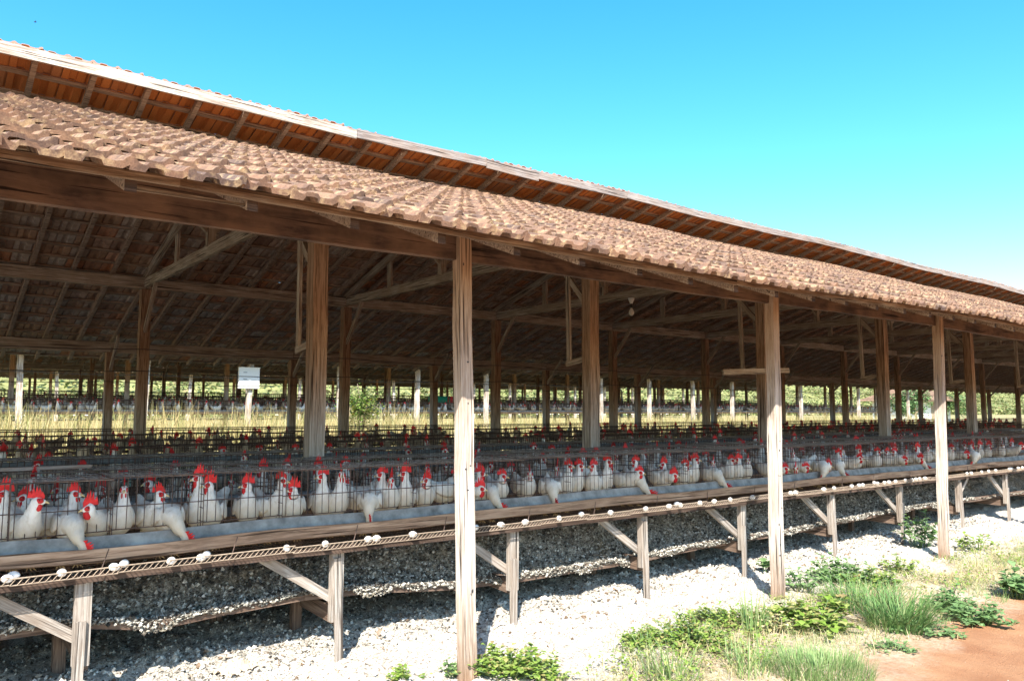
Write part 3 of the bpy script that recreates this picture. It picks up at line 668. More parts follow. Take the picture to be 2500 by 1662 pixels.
for i in range(7000):
    x = -1.0 + 13.5 * cr_.random() ** 1.2; s_ = 0.005 + 0.011 * cr_.random() ** 2; k = smooth(-0.35, 0.45, nz(x * 3.5, 5))
    crumb(mbc, x, 5.066 + cr_.uniform(-.012, .01), board_z(x) + 0.065 - (0.07 * k + .012) * cr_.random(), s_)
tag(obj('dropping_crumbs', mbc, M['crumb']), 'loose grey and white crumbs covering the manure heap and spilling over its boards', 'droppings', kind='stuff')
mbc = MB()
for i in range(24000):
    x = -0.6 + 13.5 * cr_.random() ** 1.3; y = 4.95 + 1.2 * cr_.random(); s_ = 0.004 + 0.012 * cr_.random() ** 2
    crumb(mbc, x, y, ground_z(x, y) + s_ * .3, s_)
tag(obj('dropping_crumbs', mbc, M['crumb']), 'loose grey crumbs on the shaded ground below the front cages', 'droppings', kind='stuff')
mbc = MB()
for i in range(17000):
    x = -0.3 + 13.5 * cr_.random() ** 1.2; y = 3.7 + 1.75 * (1 - (1 - cr_.random()) ** 1.6 * 1.0)
    if y < 4.15 + 0.3 * nz(x, y) and cr_.random() < .8: continue
    s_ = 0.004 + 0.016 * cr_.random() ** 3
    crumb(mbc, x, y, ground_z(x, y) + s_ * .25, s_)
for i in range(160):
    x = cr_.uniform(0, 12); y = cr_.uniform(4.7, 5.45); s_ = cr_.uniform(.02, .045)
    for q in range(5): crumb(mbc, x + cr_.gauss(0, .02), y + cr_.gauss(0, .02), ground_z(x, y) + .01, s_ * .7)
for i in range(120):
    x = cr_.uniform(4.0, 11); y = cr_.uniform(1.8, 3.3); s_ = 0.002 + 0.006 * cr_.random() ** 3
    crumb(mbc, x, y, ground_z(x, y) + s_ * .25, s_)
tag(obj('lime_crumbs', mbc, M['limecrumb']), 'pale crumbs and clods on the sunlit white ground beside the shed', 'droppings', kind='stuff')

def trough(yo, dz, x0, x1, lab, name='feed_trough', fine=True):
    t = thing(name, (x0, yo + 4.85, dz - 0.8), lab, 'trough')
    prof = [(4.812, -0.722), (4.835, -0.795), (4.905, -0.812), (4.965, -0.672)]
    th = 0.011; inner = [(4.824, -0.722), (4.845, -0.785), (4.90, -0.800), (4.953, -0.672)]
    xs_ = span((x0, x1, 0.35 if fine else 2.0)); a = MB(); b_ = MB()
    sgx = [0.006 * math.sin(x * 1.7) + 0.004 * math.sin(x * 4.1) - (0.02 * math.exp(-((x - 1.0) / 0.6) ** 2) if fine else 0) for x in xs_]
    def loft(mbx, pr, flip):
        n0 = len(mbx.v); m_ = len(pr)
        for x, s_ in zip(xs_, sgx):
            for (y, z) in pr: mbx.v.append((x - x0, y - 4.85, z + s_ + 0.8))
        for i in range(len(xs_) - 1):
            for k in range(m_ - 1):
                q = (n0 + i * m_ + k, n0 + (i + 1) * m_ + k, n0 + (i + 1) * m_ + k + 1, n0 + i * m_ + k + 1)
                mbx.f.append(q if not flip else q[::-1]); mbx.m.append(0)
    loft(a, prof, True); loft(a, [prof[0], inner[0]], False); loft(b_, inner, False); loft(a, [inner[-1], prof[-1]], False)
    obj('trough_body', a, M['trough'], t); obj('trough_lining', b_, M['galv'], t)
    if fine:
        f = MB(); yz = [(4.845, -0.776), (4.87, -0.768), (4.90, -0.77), (4.917, -0.756)]
        nn = 4; xs2 = span((x0, x1, 0.08))
        for x in xs2:
            hgt = 0.018 * nz(x * 1.1, 7) + 0.006 * nz(x * 6, 3)
            for (y, z) in yz: f.v.append((x - x0, y - 4.85, z + 0.8 + hgt + 0.004 * nz(x * 20, y * 60)))
        f.f = [(i * nn + k, (i + 1) * nn + k, (i + 1) * nn + k + 1, i * nn + k + 1) for i in range(len(xs2) - 1) for k in range(nn - 1)]; f.m = [0] * len(f.f)
        obj('feed', f, M['feed'], t, smooth=True)
        for x in LEGX:
            for dx in (0.1, 0.8):
                if x0 + 0.3 < x + dx < x1: h = MB(); h.wire((x + dx - x0, -0.045, 0.06), (x + dx - x0 - 0.05, -0.06, -0.09), 0.003); obj('hanger_wire', h, M['wire'], t)
    return t
trough(0, 0, -1.2, 16.5, 'long shallow feed trough along the front cages, tan outside and blue grey inside')
trough(0.76, 0.0, -0.5, 20, 'feed trough of the second cage row, dim grey behind the front cages', fine=False)
trough(1.8, 0.02, -0.5, 24, 'feed trough of the third cage row, deeper in the shade', fine=False)
trough(22.0, 0.75, 1, 54, 'brown feed trough along the second shed, seen over the dry grass', fine=False)
for y, z, x1, lab in ((5.62, -0.60, 18, 'grey water pipe running behind the front cage row'), (6.42 + 0.15, -0.5, 20, 'grey water pipe running behind the second cage row'), (7.4, -0.42, 24, 'grey water pipe running behind the third cage row')):
    p = MB(); p.tube([(x, y, z + 0.008 * math.sin(x * 1.3)) for x in span((-0.5, x1, 0.7))], [0.022] * (len(span((-0.5, x1, 0.7)))), 8)
    tag(obj('water_pipe', p, M['pipe'], smooth=True), lab, 'pipe')
for nm, y, z0, lab, xe in (('second', 5.92, -0.8, 'dark timber stand under the second row of cages', 20), ('third', 6.98, -0.78, 'dark timber stand under the third row of cages', 24), ('fourth', 8.7, -0.77, 'dark timber stand under the fourth row of cages', 26)):
    s2 = thing('cage_stand', (0, y, GZ), lab, 'cage stand')
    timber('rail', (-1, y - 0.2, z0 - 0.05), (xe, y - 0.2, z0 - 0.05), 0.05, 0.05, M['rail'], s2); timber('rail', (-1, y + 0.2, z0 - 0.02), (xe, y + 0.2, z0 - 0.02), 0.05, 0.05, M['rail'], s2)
    x = 0.3
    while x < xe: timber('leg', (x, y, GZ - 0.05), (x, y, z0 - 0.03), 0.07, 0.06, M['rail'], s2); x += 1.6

# ------------------------------------------------------------------ hens
def catmull(pts, k=4):
    out = []
    P = [pts[0]] + pts + [pts[-1]]
    for i in range(1, len(P) - 2):
        for j in range(k):
            t = j / k; q = []
            for c in range(len(pts[0])):
                a, b_, c_, d = P[i - 1][c], P[i][c], P[i + 1][c], P[i + 2][c]
                q.append(0.5 * (2 * b_ + (c_ - a) * t + (2 * a - 5 * b_ + 4 * c_ - d) * t * t + (3 * b_ - a - 3 * c_ + d) * t ** 3))
            out.append(tuple(q))
    out.append(tuple(pts[-1])); return out
def hen_shape(pose, hz, yaw, seed=0, lod=False):
    """returns part builders; local +X is where the body points, origin between the feet on the floor"""
    rr = random.Random(seed)
    body = [(-0.205, 0, 0.275, 0.008, 0.022), (-0.175, 0, 0.255, 0.020, 0.040), (-0.125, 0, 0.215, 0.048, 0.055), (-0.065, 0, 0.180, 0.078, 0.078), (0.0, 0, 0.165, 0.090, 0.092), (0.065, 0, 0.175, 0.084, 0.088)]
    ca, sa = math.cos(yaw), math.sin(yaw)
    if pose == 'up':
        nb = (0.095, 0, 0.222, 0.068, 0.066); b2 = 0.5 * (0.235 + hz)
        H = Vector((0.125, 0, hz)); neck = [nb, (0.118, 0, b2 - 0.01, 0.040, 0.042), (0.120, 0, hz - 0.035, 0.029, 0.031)]
        hd = Vector((ca, sa, -0.08))
    elif pose == 'out':
        H = Vector((0.205, 0.0, hz)); neck = [(0.11, 0, 0.20, 0.068, 0.066), (0.155, 0, 0.5 * (0.2 + hz) - 0.01, 0.046, 0.048), (0.187, 0, hz - 0.03, 0.032, 0.034)]
        hd = Vector((ca, sa, -0.15))
    else:                                                              # feed: neck arches over the trough edge, beak down
        H = Vector((0.215, 0.05 * sa, hz)); neck = [(0.105, 0, 0.180, 0.066, 0.064), (0.150, 0.005 * sa, 0.158, 0.050, 0.050), (0.188, 0.02 * sa, 0.112, 0.036, 0.037), (0.208, 0.035 * sa, hz + 0.032, 0.026, 0.027)]
        hd = Vector((0.25 * ca, 0.35 * sa, -0.9))
    hd.normalize()
    e = H + hd * 0.030; e2 = H + hd * 0.044
    pts = body + neck + [(H.x, H.y, H.z, 0.025, 0.027), (e.x, e.y, e.z, 0.016, 0.018), (e2.x, e2.y, e2.z, 0.007, 0.008)]
    sp = catmull(pts, 2 if lod else 6)
    B = MB(); B.tube([(p[0], p[1], p[2]) for p in sp], [(max(.003, p[3] * 0.9), max(.003, p[4] * 0.94)) for p in sp], 7 if lod else 18)
    if not lod:
        B.v = [tuple(Vector(p) + Vector(p).normalized() * (0.007 * noise.noise(Vector(p) * 22 + Vector((seed, 0, 0))) + 0.004 * noise.noise(Vector(p) * 70))) for p in B.v]
        for s_ in (-1, 1):                                              # folded wings, merged into the plumage surface
            w_ = catmull([(-0.15, s_ * 0.035, 0.235, .004, .010), (-0.09, s_ * 0.070, 0.205, .012, .040), (0.0, s_ * 0.082, 0.185, .015, .058), (0.06, s_ * 0.074, 0.195, .012, .045), (0.085, s_ * 0.055, 0.20, .005, .02)], 3)
            B.tube([(p[0], p[1], p[2]) for p in w_], [(p[3], p[4]) for p in w_], 8)
    up = Vector((0, 0, 1)) if pose != 'feed' else Vector((ca * 0.9, sa * 0.3, 0.3)); side = up.cross(hd).normalized(); up = hd.cross(side).normalized()
    F = Matrix((hd, side, up)).transposed()
    def hp_(x, y, z): return tuple(H + F @ Vector((x, y, z)))
    C = MB(); ns = 5; big = rr.uniform(0.9, 1.45); flop = rr.uniform(-0.010, 0.010)
    top = []                                                           # serrated comb: a thin fin with points
    for i in range(ns):
        t0 = i / ns; t1 = (i + 0.5) / ns; h = math.sin(math.pi * (t1 * 0.8 + 0.12)) * 0.060 * big
        top += [(0.034 - 0.075 * t0, 0.018 + h * 0.45), (0.034 - 0.075 * t1 - 0.008, 0.018 + h)]
    top += [(-0.045, 0.024)]
    bot = [(0.038, 0.006), (0.0, 0.018), (-0.030, 0.012)]
    prev = None
    for s_ in (-1, 1):
        for i in range(len(top) - 1):
            a, b_ = top[i], top[i + 1]
            la = a[0]; lb = b_[0]
            za = 0.010 + 0.006 * (1 - abs(la) * 20); zb = 0.010 + 0.006 * (1 - abs(lb) * 20)
            q = [hp_(la, s_ * 0.0035, za), hp_(lb, s_ * 0.0035, zb), hp_(b_[0], s_ * 0.0018 + flop * (b_[1] * 12), b_[1]), hp_(a[0], s_ * 0.0018 + flop * (a[1] * 12), a[1])]
            C.face(q if s_ > 0 else q[::-1])
    for i in range(len(top) - 1):
        a, b_ = top[i], top[i + 1]
        C.face([hp_(a[0], -0.0018 + flop * a[1] * 12, a[1]), hp_(b_[0], -0.0018 + flop * b_[1] * 12, b_[1]), hp_(b_[0], 0.0018 + flop * b_[1] * 12, b_[1]), hp_(a[0], 0.0018 + flop * a[1] * 12, a[1])])
    Wt = MB(); lo = dict(u=5, v=4) if lod else dict(u=8, v=6)
    for s_ in (-1, 1):
        Wt.ball(hp_(0.020, s_ * 0.010, -0.032), (0.013 * big, 0.005, 0.021 * big), rot=F, **lo)
        Wt.ball(hp_(0.018, s_ * 0.0155, 0.003), (0.019, 0.0075, 0.015), rot=F, **lo)
    K = MB(); K.tube([hp_(0.036, 0, 0.001), hp_(0.052, 0, -0.002), hp_(0.064, 0, -0.008)], [0.0085, 0.006, 0.0015], 6)
    E = [MB(), MB()]
    for i, s_ in enumerate((-1, 1)): E[i].ball(hp_(0.017, s_ * 0.0225, 0.006), 0.0042, u=6, v=5)
    Lg = [MB(), MB()]
    for i, s_ in enumerate((-1, 1)):
        Lg[i].tube([(0.0, s_ * 0.040, 0.10), (0.012, s_ * 0.042, 0.03), (0.0, s_ * 0.042, -0.044)], [0.016, 0.0065, 0.006], 6)
        for a in (-0.5, 0, 0.5, math.pi): Lg[i].tube([(0, s_ * 0.042, -0.044), (0.03 * math.cos(a), s_ * 0.042 + 0.03 * math.sin(a), -0.050), (0.052 * math.cos(a), s_ * 0.042 + 0.052 * math.sin(a), -0.062)], [0.007, 0.0052, 0.002], 5)
    return dict(body=B, comb=C, wattle=Wt, beak=K, eyes=E, legs=Lg, head=H)
CACHE = {}
def hen_meshes(pose, hz, yaw, seed):
    key = (pose, round(hz, 2), round(yaw, 1), seed)
    if key not in CACHE:
        s = hen_shape(*key)
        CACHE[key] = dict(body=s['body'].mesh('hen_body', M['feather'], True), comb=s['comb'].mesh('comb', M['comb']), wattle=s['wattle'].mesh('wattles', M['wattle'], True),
                          beak=s['beak'].mesh('beak', M['beak'], True), eyes=[e.mesh('eye', M['eye'], True) for e in s['eyes']], legs=[l.mesh('leg', M['shank'], True) for l in s['legs']], head=s['head'])
    return CACHE[key]
NH = [0]
def place_hen(target, face, pose, hz, yaw, seed, label, group, floor):
    """target: x, y of the head; face: heading of the body (radians from +X)"""
    m = hen_meshes(pose, hz, yaw, seed); H = m['head']
    c, s_ = math.cos(face), math.sin(face)
    x = target[0] - (H.x * c - H.y * s_); y = target[1] - (H.x * s_ + H.y * c)
    t = thing('hen', (x, y, floor), label, 'hen', group); t.rotation_euler = (0, 0, face)
    link('plumage', m['body'], t); link('comb', m['comb'], t); link('wattles', m['wattle'], t); link('beak', m['beak'], t)
    for e in m['eyes']: link('eye', e, t)
    for l in m['legs']: link('leg', l, t)
    NH[0] += 1
    return t
# heads of the front row, as found in the photo: x, y, pose (u upright, o neck out, f feeding), where it looks (l, r, c)
HEADS = [(12,1205,'u','l'),(89,1222,'o','r'),(181,1208,'u','r'),(206,1309,'f','r'),(220,1240,'o','l'),(303,1196,'u','c'),(389,1207,'u','r'),(454,1300,'f','r'),(487,1170,'u','l'),(512,1183,'u','l'),
 (605,1186,'u','l'),(688,1172,'u','r'),(717,1207,'u','l'),(789,1163,'u','l'),(834,1158,'u','c'),(902,1258,'f','c'),(933,1160,'u','l'),(955,1172,'u','c'),(990,1157,'u','l'),(1042,1180,'u','l'),
 (1172,1158,'u','r'),(1172,1192,'o','r'),(1226,1168,'u','r'),(1223,1230,'f','r'),(1294,1178,'u','c'),(1355,1219,'f','c'),(1389,1140,'u','r'),(1414,1137,'u','r'),(1449,1137,'u','l'),(1484,1128,'u','r'),
 (1551,1127,'u','l'),(1561,1154,'o','r'),(1585,1200,'f','r'),(1620,1135,'u','l'),(1645,1162,'o','r'),(1674,1150,'u','r'),(1698,1122,'u','r'),(1741,1127,'u','c'),(1773,1190,'f','r'),(1786,1124,'u','r'),(1803,1121,'u','l'),(1826,1122,'u','c'),
 (1916,1143,'o','r'),(1943,1147,'o','c'),(1968,1150,'o','r'),(2006,1168,'f','l'),(2022,1146,'o','r'),(2048,1108,'u','r'),(2063,1155,'f','r'),(2097,1100,'u','r'),(2099,1119,'o','r'),(2143,1104,'u','r'),(2166,1107,'u','l'),(2184,1113,'u','l'),(2209,1123,'o','r'),
 (2213,1104,'u','c'),(2247,1121,'o','r'),(2264,1143,'f','r'),(2240,1094,'u','l'),(2266,1094,'u','c'),(2323,1097,'u','r'),(2361,1110,'o','r'),(2374,1123,'f','l'),(2372,1088,'u','r'),(2392,1087,'u','l'),(2415,1089,'u','r'),(2448,1089,'u','c'),(2470,1082,'u','l'),(2493,1089,'o','r')]
look = {'l': 'looking left', 'r': 'looking right', 'c': 'facing forward'}
posew = {'u': 'upright behind bars', 'o': 'with neck out through bars', 'f': 'feeding head down in trough'}
segs = [(0, 1100, 'left of first front post'), (1100, 1870, 'between first and second front posts'), (1870, 2290, 'between second and third front posts'), (2290, 2600, 'right of third front post')]
FLOOR = -0.80
hs_sorted = sorted(HEADS)
for a, b_, where in segs:
    grp = [h for h in hs_sorted if a <= h[0] < b_]
    for i, (px, py, ps, lk) in enumerate(grp):
        rr = random.Random(px)
        Y = {'u': 5.06, 'o': 4.93, 'f': 4.875}[ps] + rr.uniform(-0.01, 0.02)
        if ps == 'u' and i % 3 == 1: Y += 0.05
        p = at_y(px, py, Y)
        hz = p.z - FLOOR
        if ps == 'u': hz = max(0.29, min(0.40, hz))
        elif ps == 'o': hz = max(0.19, min(0.34, hz))
        else: hz = 0.055
        # headings are about -Y; image right is roughly +X turned by the view
        camd = math.atan2(-Y, -p.x)                                     # heading that looks at the path the photo was taken from
        k_ = 0.8 if ps == 'f' else 0.45
        bodyf = R(-90) * (1 - k_) + camd * k_ + {'r': R(rr.uniform(0, 22)), 'l': R(rr.uniform(-22, 0)), 'c': R(rr.uniform(-10, 10))}[lk]
        want = camd + {'r': R(rr.uniform(55, 85)), 'l': R(rr.uniform(-85, -50)), 'c': R(rr.uniform(-12, 12))}[lk]
        yaw = want - bodyf; yaw = max(-1.5, min(1.5, yaw))
        if ps == 'f': yaw = {'r': 1.0, 'l': -1.0, 'c': 0.2}[lk]
        lab = 'hen %s %s, %s %s' % (posew[ps], look[lk], ordn(i + 1), where)
        place_hen((p.x, Y), bodyf, {'u': 'up', 'o': 'out', 'f': 'feed'}[ps], round(hz, 2), round(yaw, 1), px % 5, lab, 'hens in the front cages', FLOOR)
# hens standing deeper in the front cages: bodies only partly seen behind the first ones
rr = random.Random(11); nback = 0
x = 0.6
while x < 13.5:
    nback += 1
    place_hen((x, 5.26), R(rr.choice([0, 180, 20, 160, -150])), 'up', round(rr.uniform(0.25, 0.31), 2), round(rr.uniform(-1, 1), 1), rr.randrange(3), 'white hen low at the back of the front cages, %s from the left' % ordn(nback), 'hens at the back of the front cages', FLOOR + 0.015)
    x += rr.uniform(0.6, 1.3)
VAR = [('up', 0.37, 0.9, 1), ('up', 0.36, -0.9, 2), ('up', 0.34, 0.2, 3), ('up', 0.31, -1.2, 4), ('out', 0.27, 0.6, 1), ('up', 0.38, 1.3, 0), ('out', 0.30, -0.7, 2), ('up', 0.28, 0.0, 2)]
for rn, yf, dz, xmax, step in (('second', 5.74, 0.0, 16, 0.235), ('third', 6.78, 0.02, 18, 0.27)):
    x = yf * 0.07; q = 0
    while x < xmax:
        q += 1; v = rr.choice(VAR); place_hen((x, yf + rr.uniform(0.05, 0.2)), R(-90 + rr.uniform(-50, 50)), v[0], v[1], v[2], v[3], 'white hen in the %s cage row back, %s from the left' % (rn, ordn(q)), 'hens in the %s cage row' % rn, FLOOR + dz + 0.01)
        x += step * rr.uniform(0.6, 1.5)
print('hens with parts', NH[0])
LOD = []
for v in VAR[:6]:
    s = hen_shape(v[0], v[1], v[2], v[3], True); a = MB(); a.add(s['body'], Matrix.Identity(4), 0); a.add(s['comb'], Matrix.Identity(4), 1); a.add(s['wattle'], Matrix.Identity(4), 1); a.add(s['beak'], Matrix.Identity(4), 2); LOD.append(a)
HM = [M['feather'], M['comb'], M['beak']]
LODM = [a.mesh('hen', HM, True) for a in LOD]
def lod_hen(x, y, z, rn, grp):
    o = link('hen', rr.choice(LODM), None, (x, y, z)); o.rotation_euler = (0, 0, R(-90 + rr.uniform(-80, 80)))
    tag(o, rn, 'hen', grp); NH[0] += 1
for rn, yf, dz, xmax in (('fourth', 8.5, 0.03, 22),):
    x = yf * 0.08; q = 0
    while x < xmax and NH[0] < 252:
        q += 1
        lod_hen(x, yf + rr.uniform(0.08, 0.3), FLOOR + dz + 0.02, 'small white hen in the dim %s cage row back, %s from the left' % (rn, ordn(q)), 'hens in the %s cage row' % rn); x += rr.uniform(0.25, 0.6)
x = 2.2; q = 0
while NH[0] < 300 and x < 40:
    q += 1
    lod_hen(x, 4.98 + 22 + rr.uniform(0.0, 0.2), FLOOR + 0.75, 'tiny white hen in the second shed over the dry grass, %s from the left' % ordn(q), 'hens in the second shed'); x += rr.uniform(0.25, 0.55)
xe2 = x
flock = MB()
def fl(x, y, z): flock.add(rr.choice(LOD), Matrix.Translation((x, y, z)) @ Matrix.Rotation(R(-90 + rr.uniform(-90, 90)), 4, 'Z'))
for yf, dz, xa, xb, st_ in ((8.5, 0.03, 18, 24, 0.4), (9.6, 0.05, 0.8, 26, 0.36), (11.6, 0.07, 1, 32, 0.4), (12.85, 0.10, 1, 36, 0.55), (13.85, 0.11, 1, 40, 0.6), (5.1 + 22, 0.75, xe2, 53, 0.4), (5.9 + 22, 0.78, 2, 53, 0.5), (7.0 + 22, 0.85, 2, 53, 0.6), (8.6 + 22, 0.95, 3, 52, 0.6), (12.95 + 22, 1.17, 3, 52, 0.7), (5.1 + 42, 1.15, 5, 52, 0.6)):
    x = xa
    while x < xb: fl(x, yf + rr.uniform(0, 0.3), FLOOR + dz + 0.02); x += st_ * rr.uniform(0.5, 1.5)
tag(obj('hen', flock, HM, smooth=True), 'distant crowd of white hens at the back of the shed and in the sheds beyond', 'hen', kind='stuff')

# ------------------------------------------------------------------ eggs on the wire tray
em = MB(); n = 10
for j in range(9): pass
pr = [(-0.0285, 0.002), (-0.026, 0.010), (-0.018, 0.0175), (-0.006, 0.0215), (0.006, 0.0215), (0.018, 0.0165), (0.026, 0.009), (0.0295, 0.002)]
em.tube([(a, 0, 0) for a, b_ in pr], [b_ for a, b_ in pr], 12); EGG = em.mesh('egg', M['egg'], True)
EG = [(18,1409),(34,1398),(151,1398),(279,1386),(303,1378),(418,1366),(492,1352),(505,1347),(700,1338),(794,1337),(899,1325),(919,1322),(1008,1312),(1162,1297),(1223,1286),(1282,1283),(1365,1275),(1419,1266),(1491,1266),(1577,1254),(1634,1256),(1652,1242),(1661,1246),(1709,1242),(1744,1240),(1783,1234),(1837,1223),(1931,1217),(1943,1218),(2012,1211),(2037,1208),(2080,1201),(2098,1197),(2107,1197),(2134,1190),(2142,1193),(2160,1195),(2171,1189),(2187,1189),(2211,1188),(2227,1184),(2237,1182),(2246,1184),(2259,1181),(2288,1174),(2361,1161),(2372,1166),(2397,1162),(2414,1158),(2431,1156),(2464,1149),(2470,1149),(2486,1148),(2496,1146)]
for i, (px, py) in enumerate(EG):
    back = i in (1, 4, 7, 17, 21, 34, 44)
    y = 4.83 if back else 4.786
    p = at_y(px, py, y); z = -0.862 + (y - 4.78) * 0.15 + 0.0235
    o = link('egg', EGG, None, (p.x, y, z)); o.rotation_euler = (0, rr.uniform(-0.2, 0.2), rr.uniform(-1.2, 1.2))
    tag(o, 'white egg on the front wire tray, %s from the left' % ordn(i + 1), 'egg', 'eggs on the front wire tray')
fe = MB()
for i in range(90): fe.add(em, Matrix.Translation((rr.uniform(2, 50), 4.79 + 22, -0.84 + 0.75)))
tag(obj('egg', fe, M['egg'], smooth=True), 'row of tiny white eggs under the trough of the second shed', 'egg', kind='stuff')

# ------------------------------------------------------------------ bulb, box on the far post, crates, cables, bird
bt = thing('light_bulb', (9.3, 8.8, 1.84), 'bare light bulb hanging from a white socket under a tie beam', 'light bulb')
a = MB(); a.tube([(0, 0, 0.0), (0, 0, -0.05), (0, 0, -0.09)], [0.055, 0.035, 0.022], 10); obj('socket', a, M['whitebox'], bt, smooth=True)
a = MB(); a.tube([(0, 0, -0.09), (0, 0, -0.12)], [0.006, 0.006], 6); a.tube([(0, 0, -0.12), (0, 0, -0.16)], [0.018, 0.018], 8); obj('cable', a, M['cable'], bt)
gm, gN, gb = newmat('bulb_glass', 0.12); gb.inputs['Base Color'].default_value = (0.75, 0.72, 0.62, 1)
a = MB(); pr = [(-0.16, 0.016), (-0.185, 0.028), (-0.215, 0.042), (-0.245, 0.046), (-0.272, 0.036), (-0.288, 0.012)]; a.tube([(0, 0, z) for z, r in pr], [r for z, r in pr], 12); obj('glass_globe', a, gm, bt, smooth=True)
p = at_y(607, 923, 25.98)
wb = thing('meter_box', (p.x, 25.98, p.z - 0.34), 'square white meter box mounted on a front post of the second shed', 'box')
a = MB(); a.box((-0.34, -0.07, 0), (0.34, 0.03, 0.68)); obj('box_body', a, M['whitebox'], wb)
a = MB(); a.box((-0.36, -0.09, 0.68), (0.36, 0.04, 0.70)); obj('lid', a, M['whitebox'], wb)
for z in (0.30, 0.52):
    a = MB(); a.box((-0.20, -0.085, z), (-0.08, -0.072, z + 0.015)); obj('hinge', a, M['black'], wb)
for px, wd, mt, lb in ((1072, 0.40, 'green', 'green plastic crate resting on top of the second shed cages'), (1098, 0.22, 'red', 'red plastic crate beside the green one on the cages')):
    p = at_y(px, 970, 29.0); c = thing('plastic_crate', (p.x, 29.0, 0.42), lb, 'crate')
    a = MB(); h = 0.26
    for z in (0, 0.09, 0.18): 
        for q in (((-wd, -0.2, z), (wd, -0.19, z + 0.075)), ((-wd, 0.19, z), (wd, 0.2, z + 0.075)), ((-wd, -0.189, z), (-wd + 0.01, 0.189, z + 0.075)), ((wd - 0.01, -0.189, z), (wd, 0.189, z + 0.075))): a.box(*q)
    a.box((-wd + .011, -0.188, 0.002), (wd - .011, 0.188, 0.012))
    for sx_ in (-1, 1):
        for sy_ in (-1, 1): a.box((sx_ * wd - 0.015, sy_ * 0.2 - 0.015, -0.001), (sx_ * wd + 0.015, sy_ * 0.2 + 0.015, h))
    obj('crate_body', a, M[mt], c)
    a = MB(); a.box((-wd * .4, -0.215, h - 0.05), (wd * .4, -0.201, h - 0.02)); obj('handle', a, M[mt], c)
for y, z, lab in ((12.40, 0.92, 'thin upper cable strung along the inner post row'), (12.40, 0.60, 'thin lower cable strung along the inner post row'), (14.70, 0.52, 'thin cable strung along the rear post row'), (25.95, 1.15, 'thin cable strung along the second shed front')):
    a = MB(); pts = []
    for k in KS[:-1]:
        for q in range(5): t = q / 5; pts.append((X0 + BAY * (k + t), y, z - 0.08 * 4 * t * (1 - t) * 0.5))
    a.tube(pts, [0.006 if y < 20 else 0.010] * len(pts), 5); tag(obj('electric_cable', a, M['cable']), lab, 'cable')
p = ray(86, 54) * 60
b0 = thing('bird', p, 'tiny dark bird flying high in the upper left sky', 'bird')
a = MB(); a.tube([(-0.10, 0, 0), (-0.04, 0, 0.0), (0.05, 0, 0.005), (0.09, 0, 0.015), (0.12, 0, 0.01)], [0.012, 0.03, 0.032, 0.018, 0.004], 8); obj('bird_body', a, M['black'], b0, smooth=True)
for s_ in (-1, 1):
    a = MB(); a.tube([(0.03, s_ * 0.02, 0.01), (0.02, s_ * 0.12, 0.05), (-0.03, s_ * 0.22, 0.02)], [(0.05, 0.008), (0.045, 0.006), (0.01, 0.003)], 6); obj('wing', a, M['black'], b0, smooth=True)
# cardboard sheets lying on the cages at the far right and a pale board on the second row at left
p = at_y(2460, 1058, 5.2); a = MB()
for i in range(5): a.tube([(-0.5 + 0.06 * i, -0.16 + 0.08 * i, 0.01 * i), (0.0, -0.15 + 0.08 * i, 0.025 + 0.008 * i), (0.55 - 0.05 * i, -0.16 + 0.07 * i, 0.012 * i)], [(0.04, 0.006)] * 3, 6)
tag(obj('cardboard_sheet', a, M['board'], None, (p.x, 5.2, ZT + 0.02)), 'buckled brown sheet lying on top of the front cages at far right', 'sheet')
p = at_y(230, 1122, 5.75); a = MB(); a.box((-1.3, -0.03, 0), (0.0, 0.03, 0.022))
tag(obj('board', a, M['fgrey'], None, (p.x, 5.85, ZT + 0.012)), 'pale grey board lying on the second row of cages at left', 'board')

g = at_z(575, 1628, GZ + 0.02); a = MB(); ns = 16
for j in range(ns):
    for i in range(ns):
        u, v = i / (ns - 1) - .5, j / (ns - 1) - .5; h = 0.05 * (1 - 4 * v * v) * (1 - 3.2 * u * u) + 0.035 * abs(nz(u * 7, v * 7, 3)) + 0.012 * nz(u * 20, v * 20)
        a.v.append((u * 0.26 + 0.02 * nz(v * 5, 1), v * 0.17 + 0.02 * nz(u * 5, 2), h + 0.01))
a.f = [(j * ns + i, j * ns + i + 1, (j + 1) * ns + i + 1, (j + 1) * ns + i) for j in range(ns - 1) for i in range(ns - 1)]; a.m = [0] * len(a.f)
M['kraft'] = plain('brown_paper', (0.55, 0.44, 0.33), 0.9, 0.15, 12)
o = obj('paper_sack', a, M['kraft'], None, (g.x, g.y, ground_z(g.x, g.y))); o.rotation_euler = (0, 0, 0.5); tag(o, 'crumpled brown paper sack lying on the white ground at lower left', 'paper sack')
# ------------------------------------------------------------------ plants
def leaf(mb_, p, d, up, L, W, mi=0, fold=0.25):
    p = Vector(p); d = Vector(d).normalized(); s_ = d.cross(Vector(up)); 
    if s_.length < 1e-3: s_ = Vector((1, 0, 0))
    s_.normalize(); u = s_.cross(d)
    a = p; b_ = p + d * L * 0.45 + u * L * 0.08; c = p + d * L
    l = b_ + s_ * W + u * W * fold; r = b_ - s_ * W + u * W * fold
    l2 = p + d * L * 0.78 + s_ * W * 0.62 + u * W * fold * .5; r2 = p + d * L * 0.78 - s_ * W * 0.62 + u * W * fold * .5
    n = len(mb_.v); mb_.v += [tuple(x) for x in (a, l, l2, c, r2, r, b_)]
    for f in ((0, 1, 6), (1, 2, 6), (2, 3, 6), (3, 4, 6), (4, 5, 6), (5, 0, 6)): mb_.f.append(tuple(n + i for i in f)); mb_.m.append(mi)
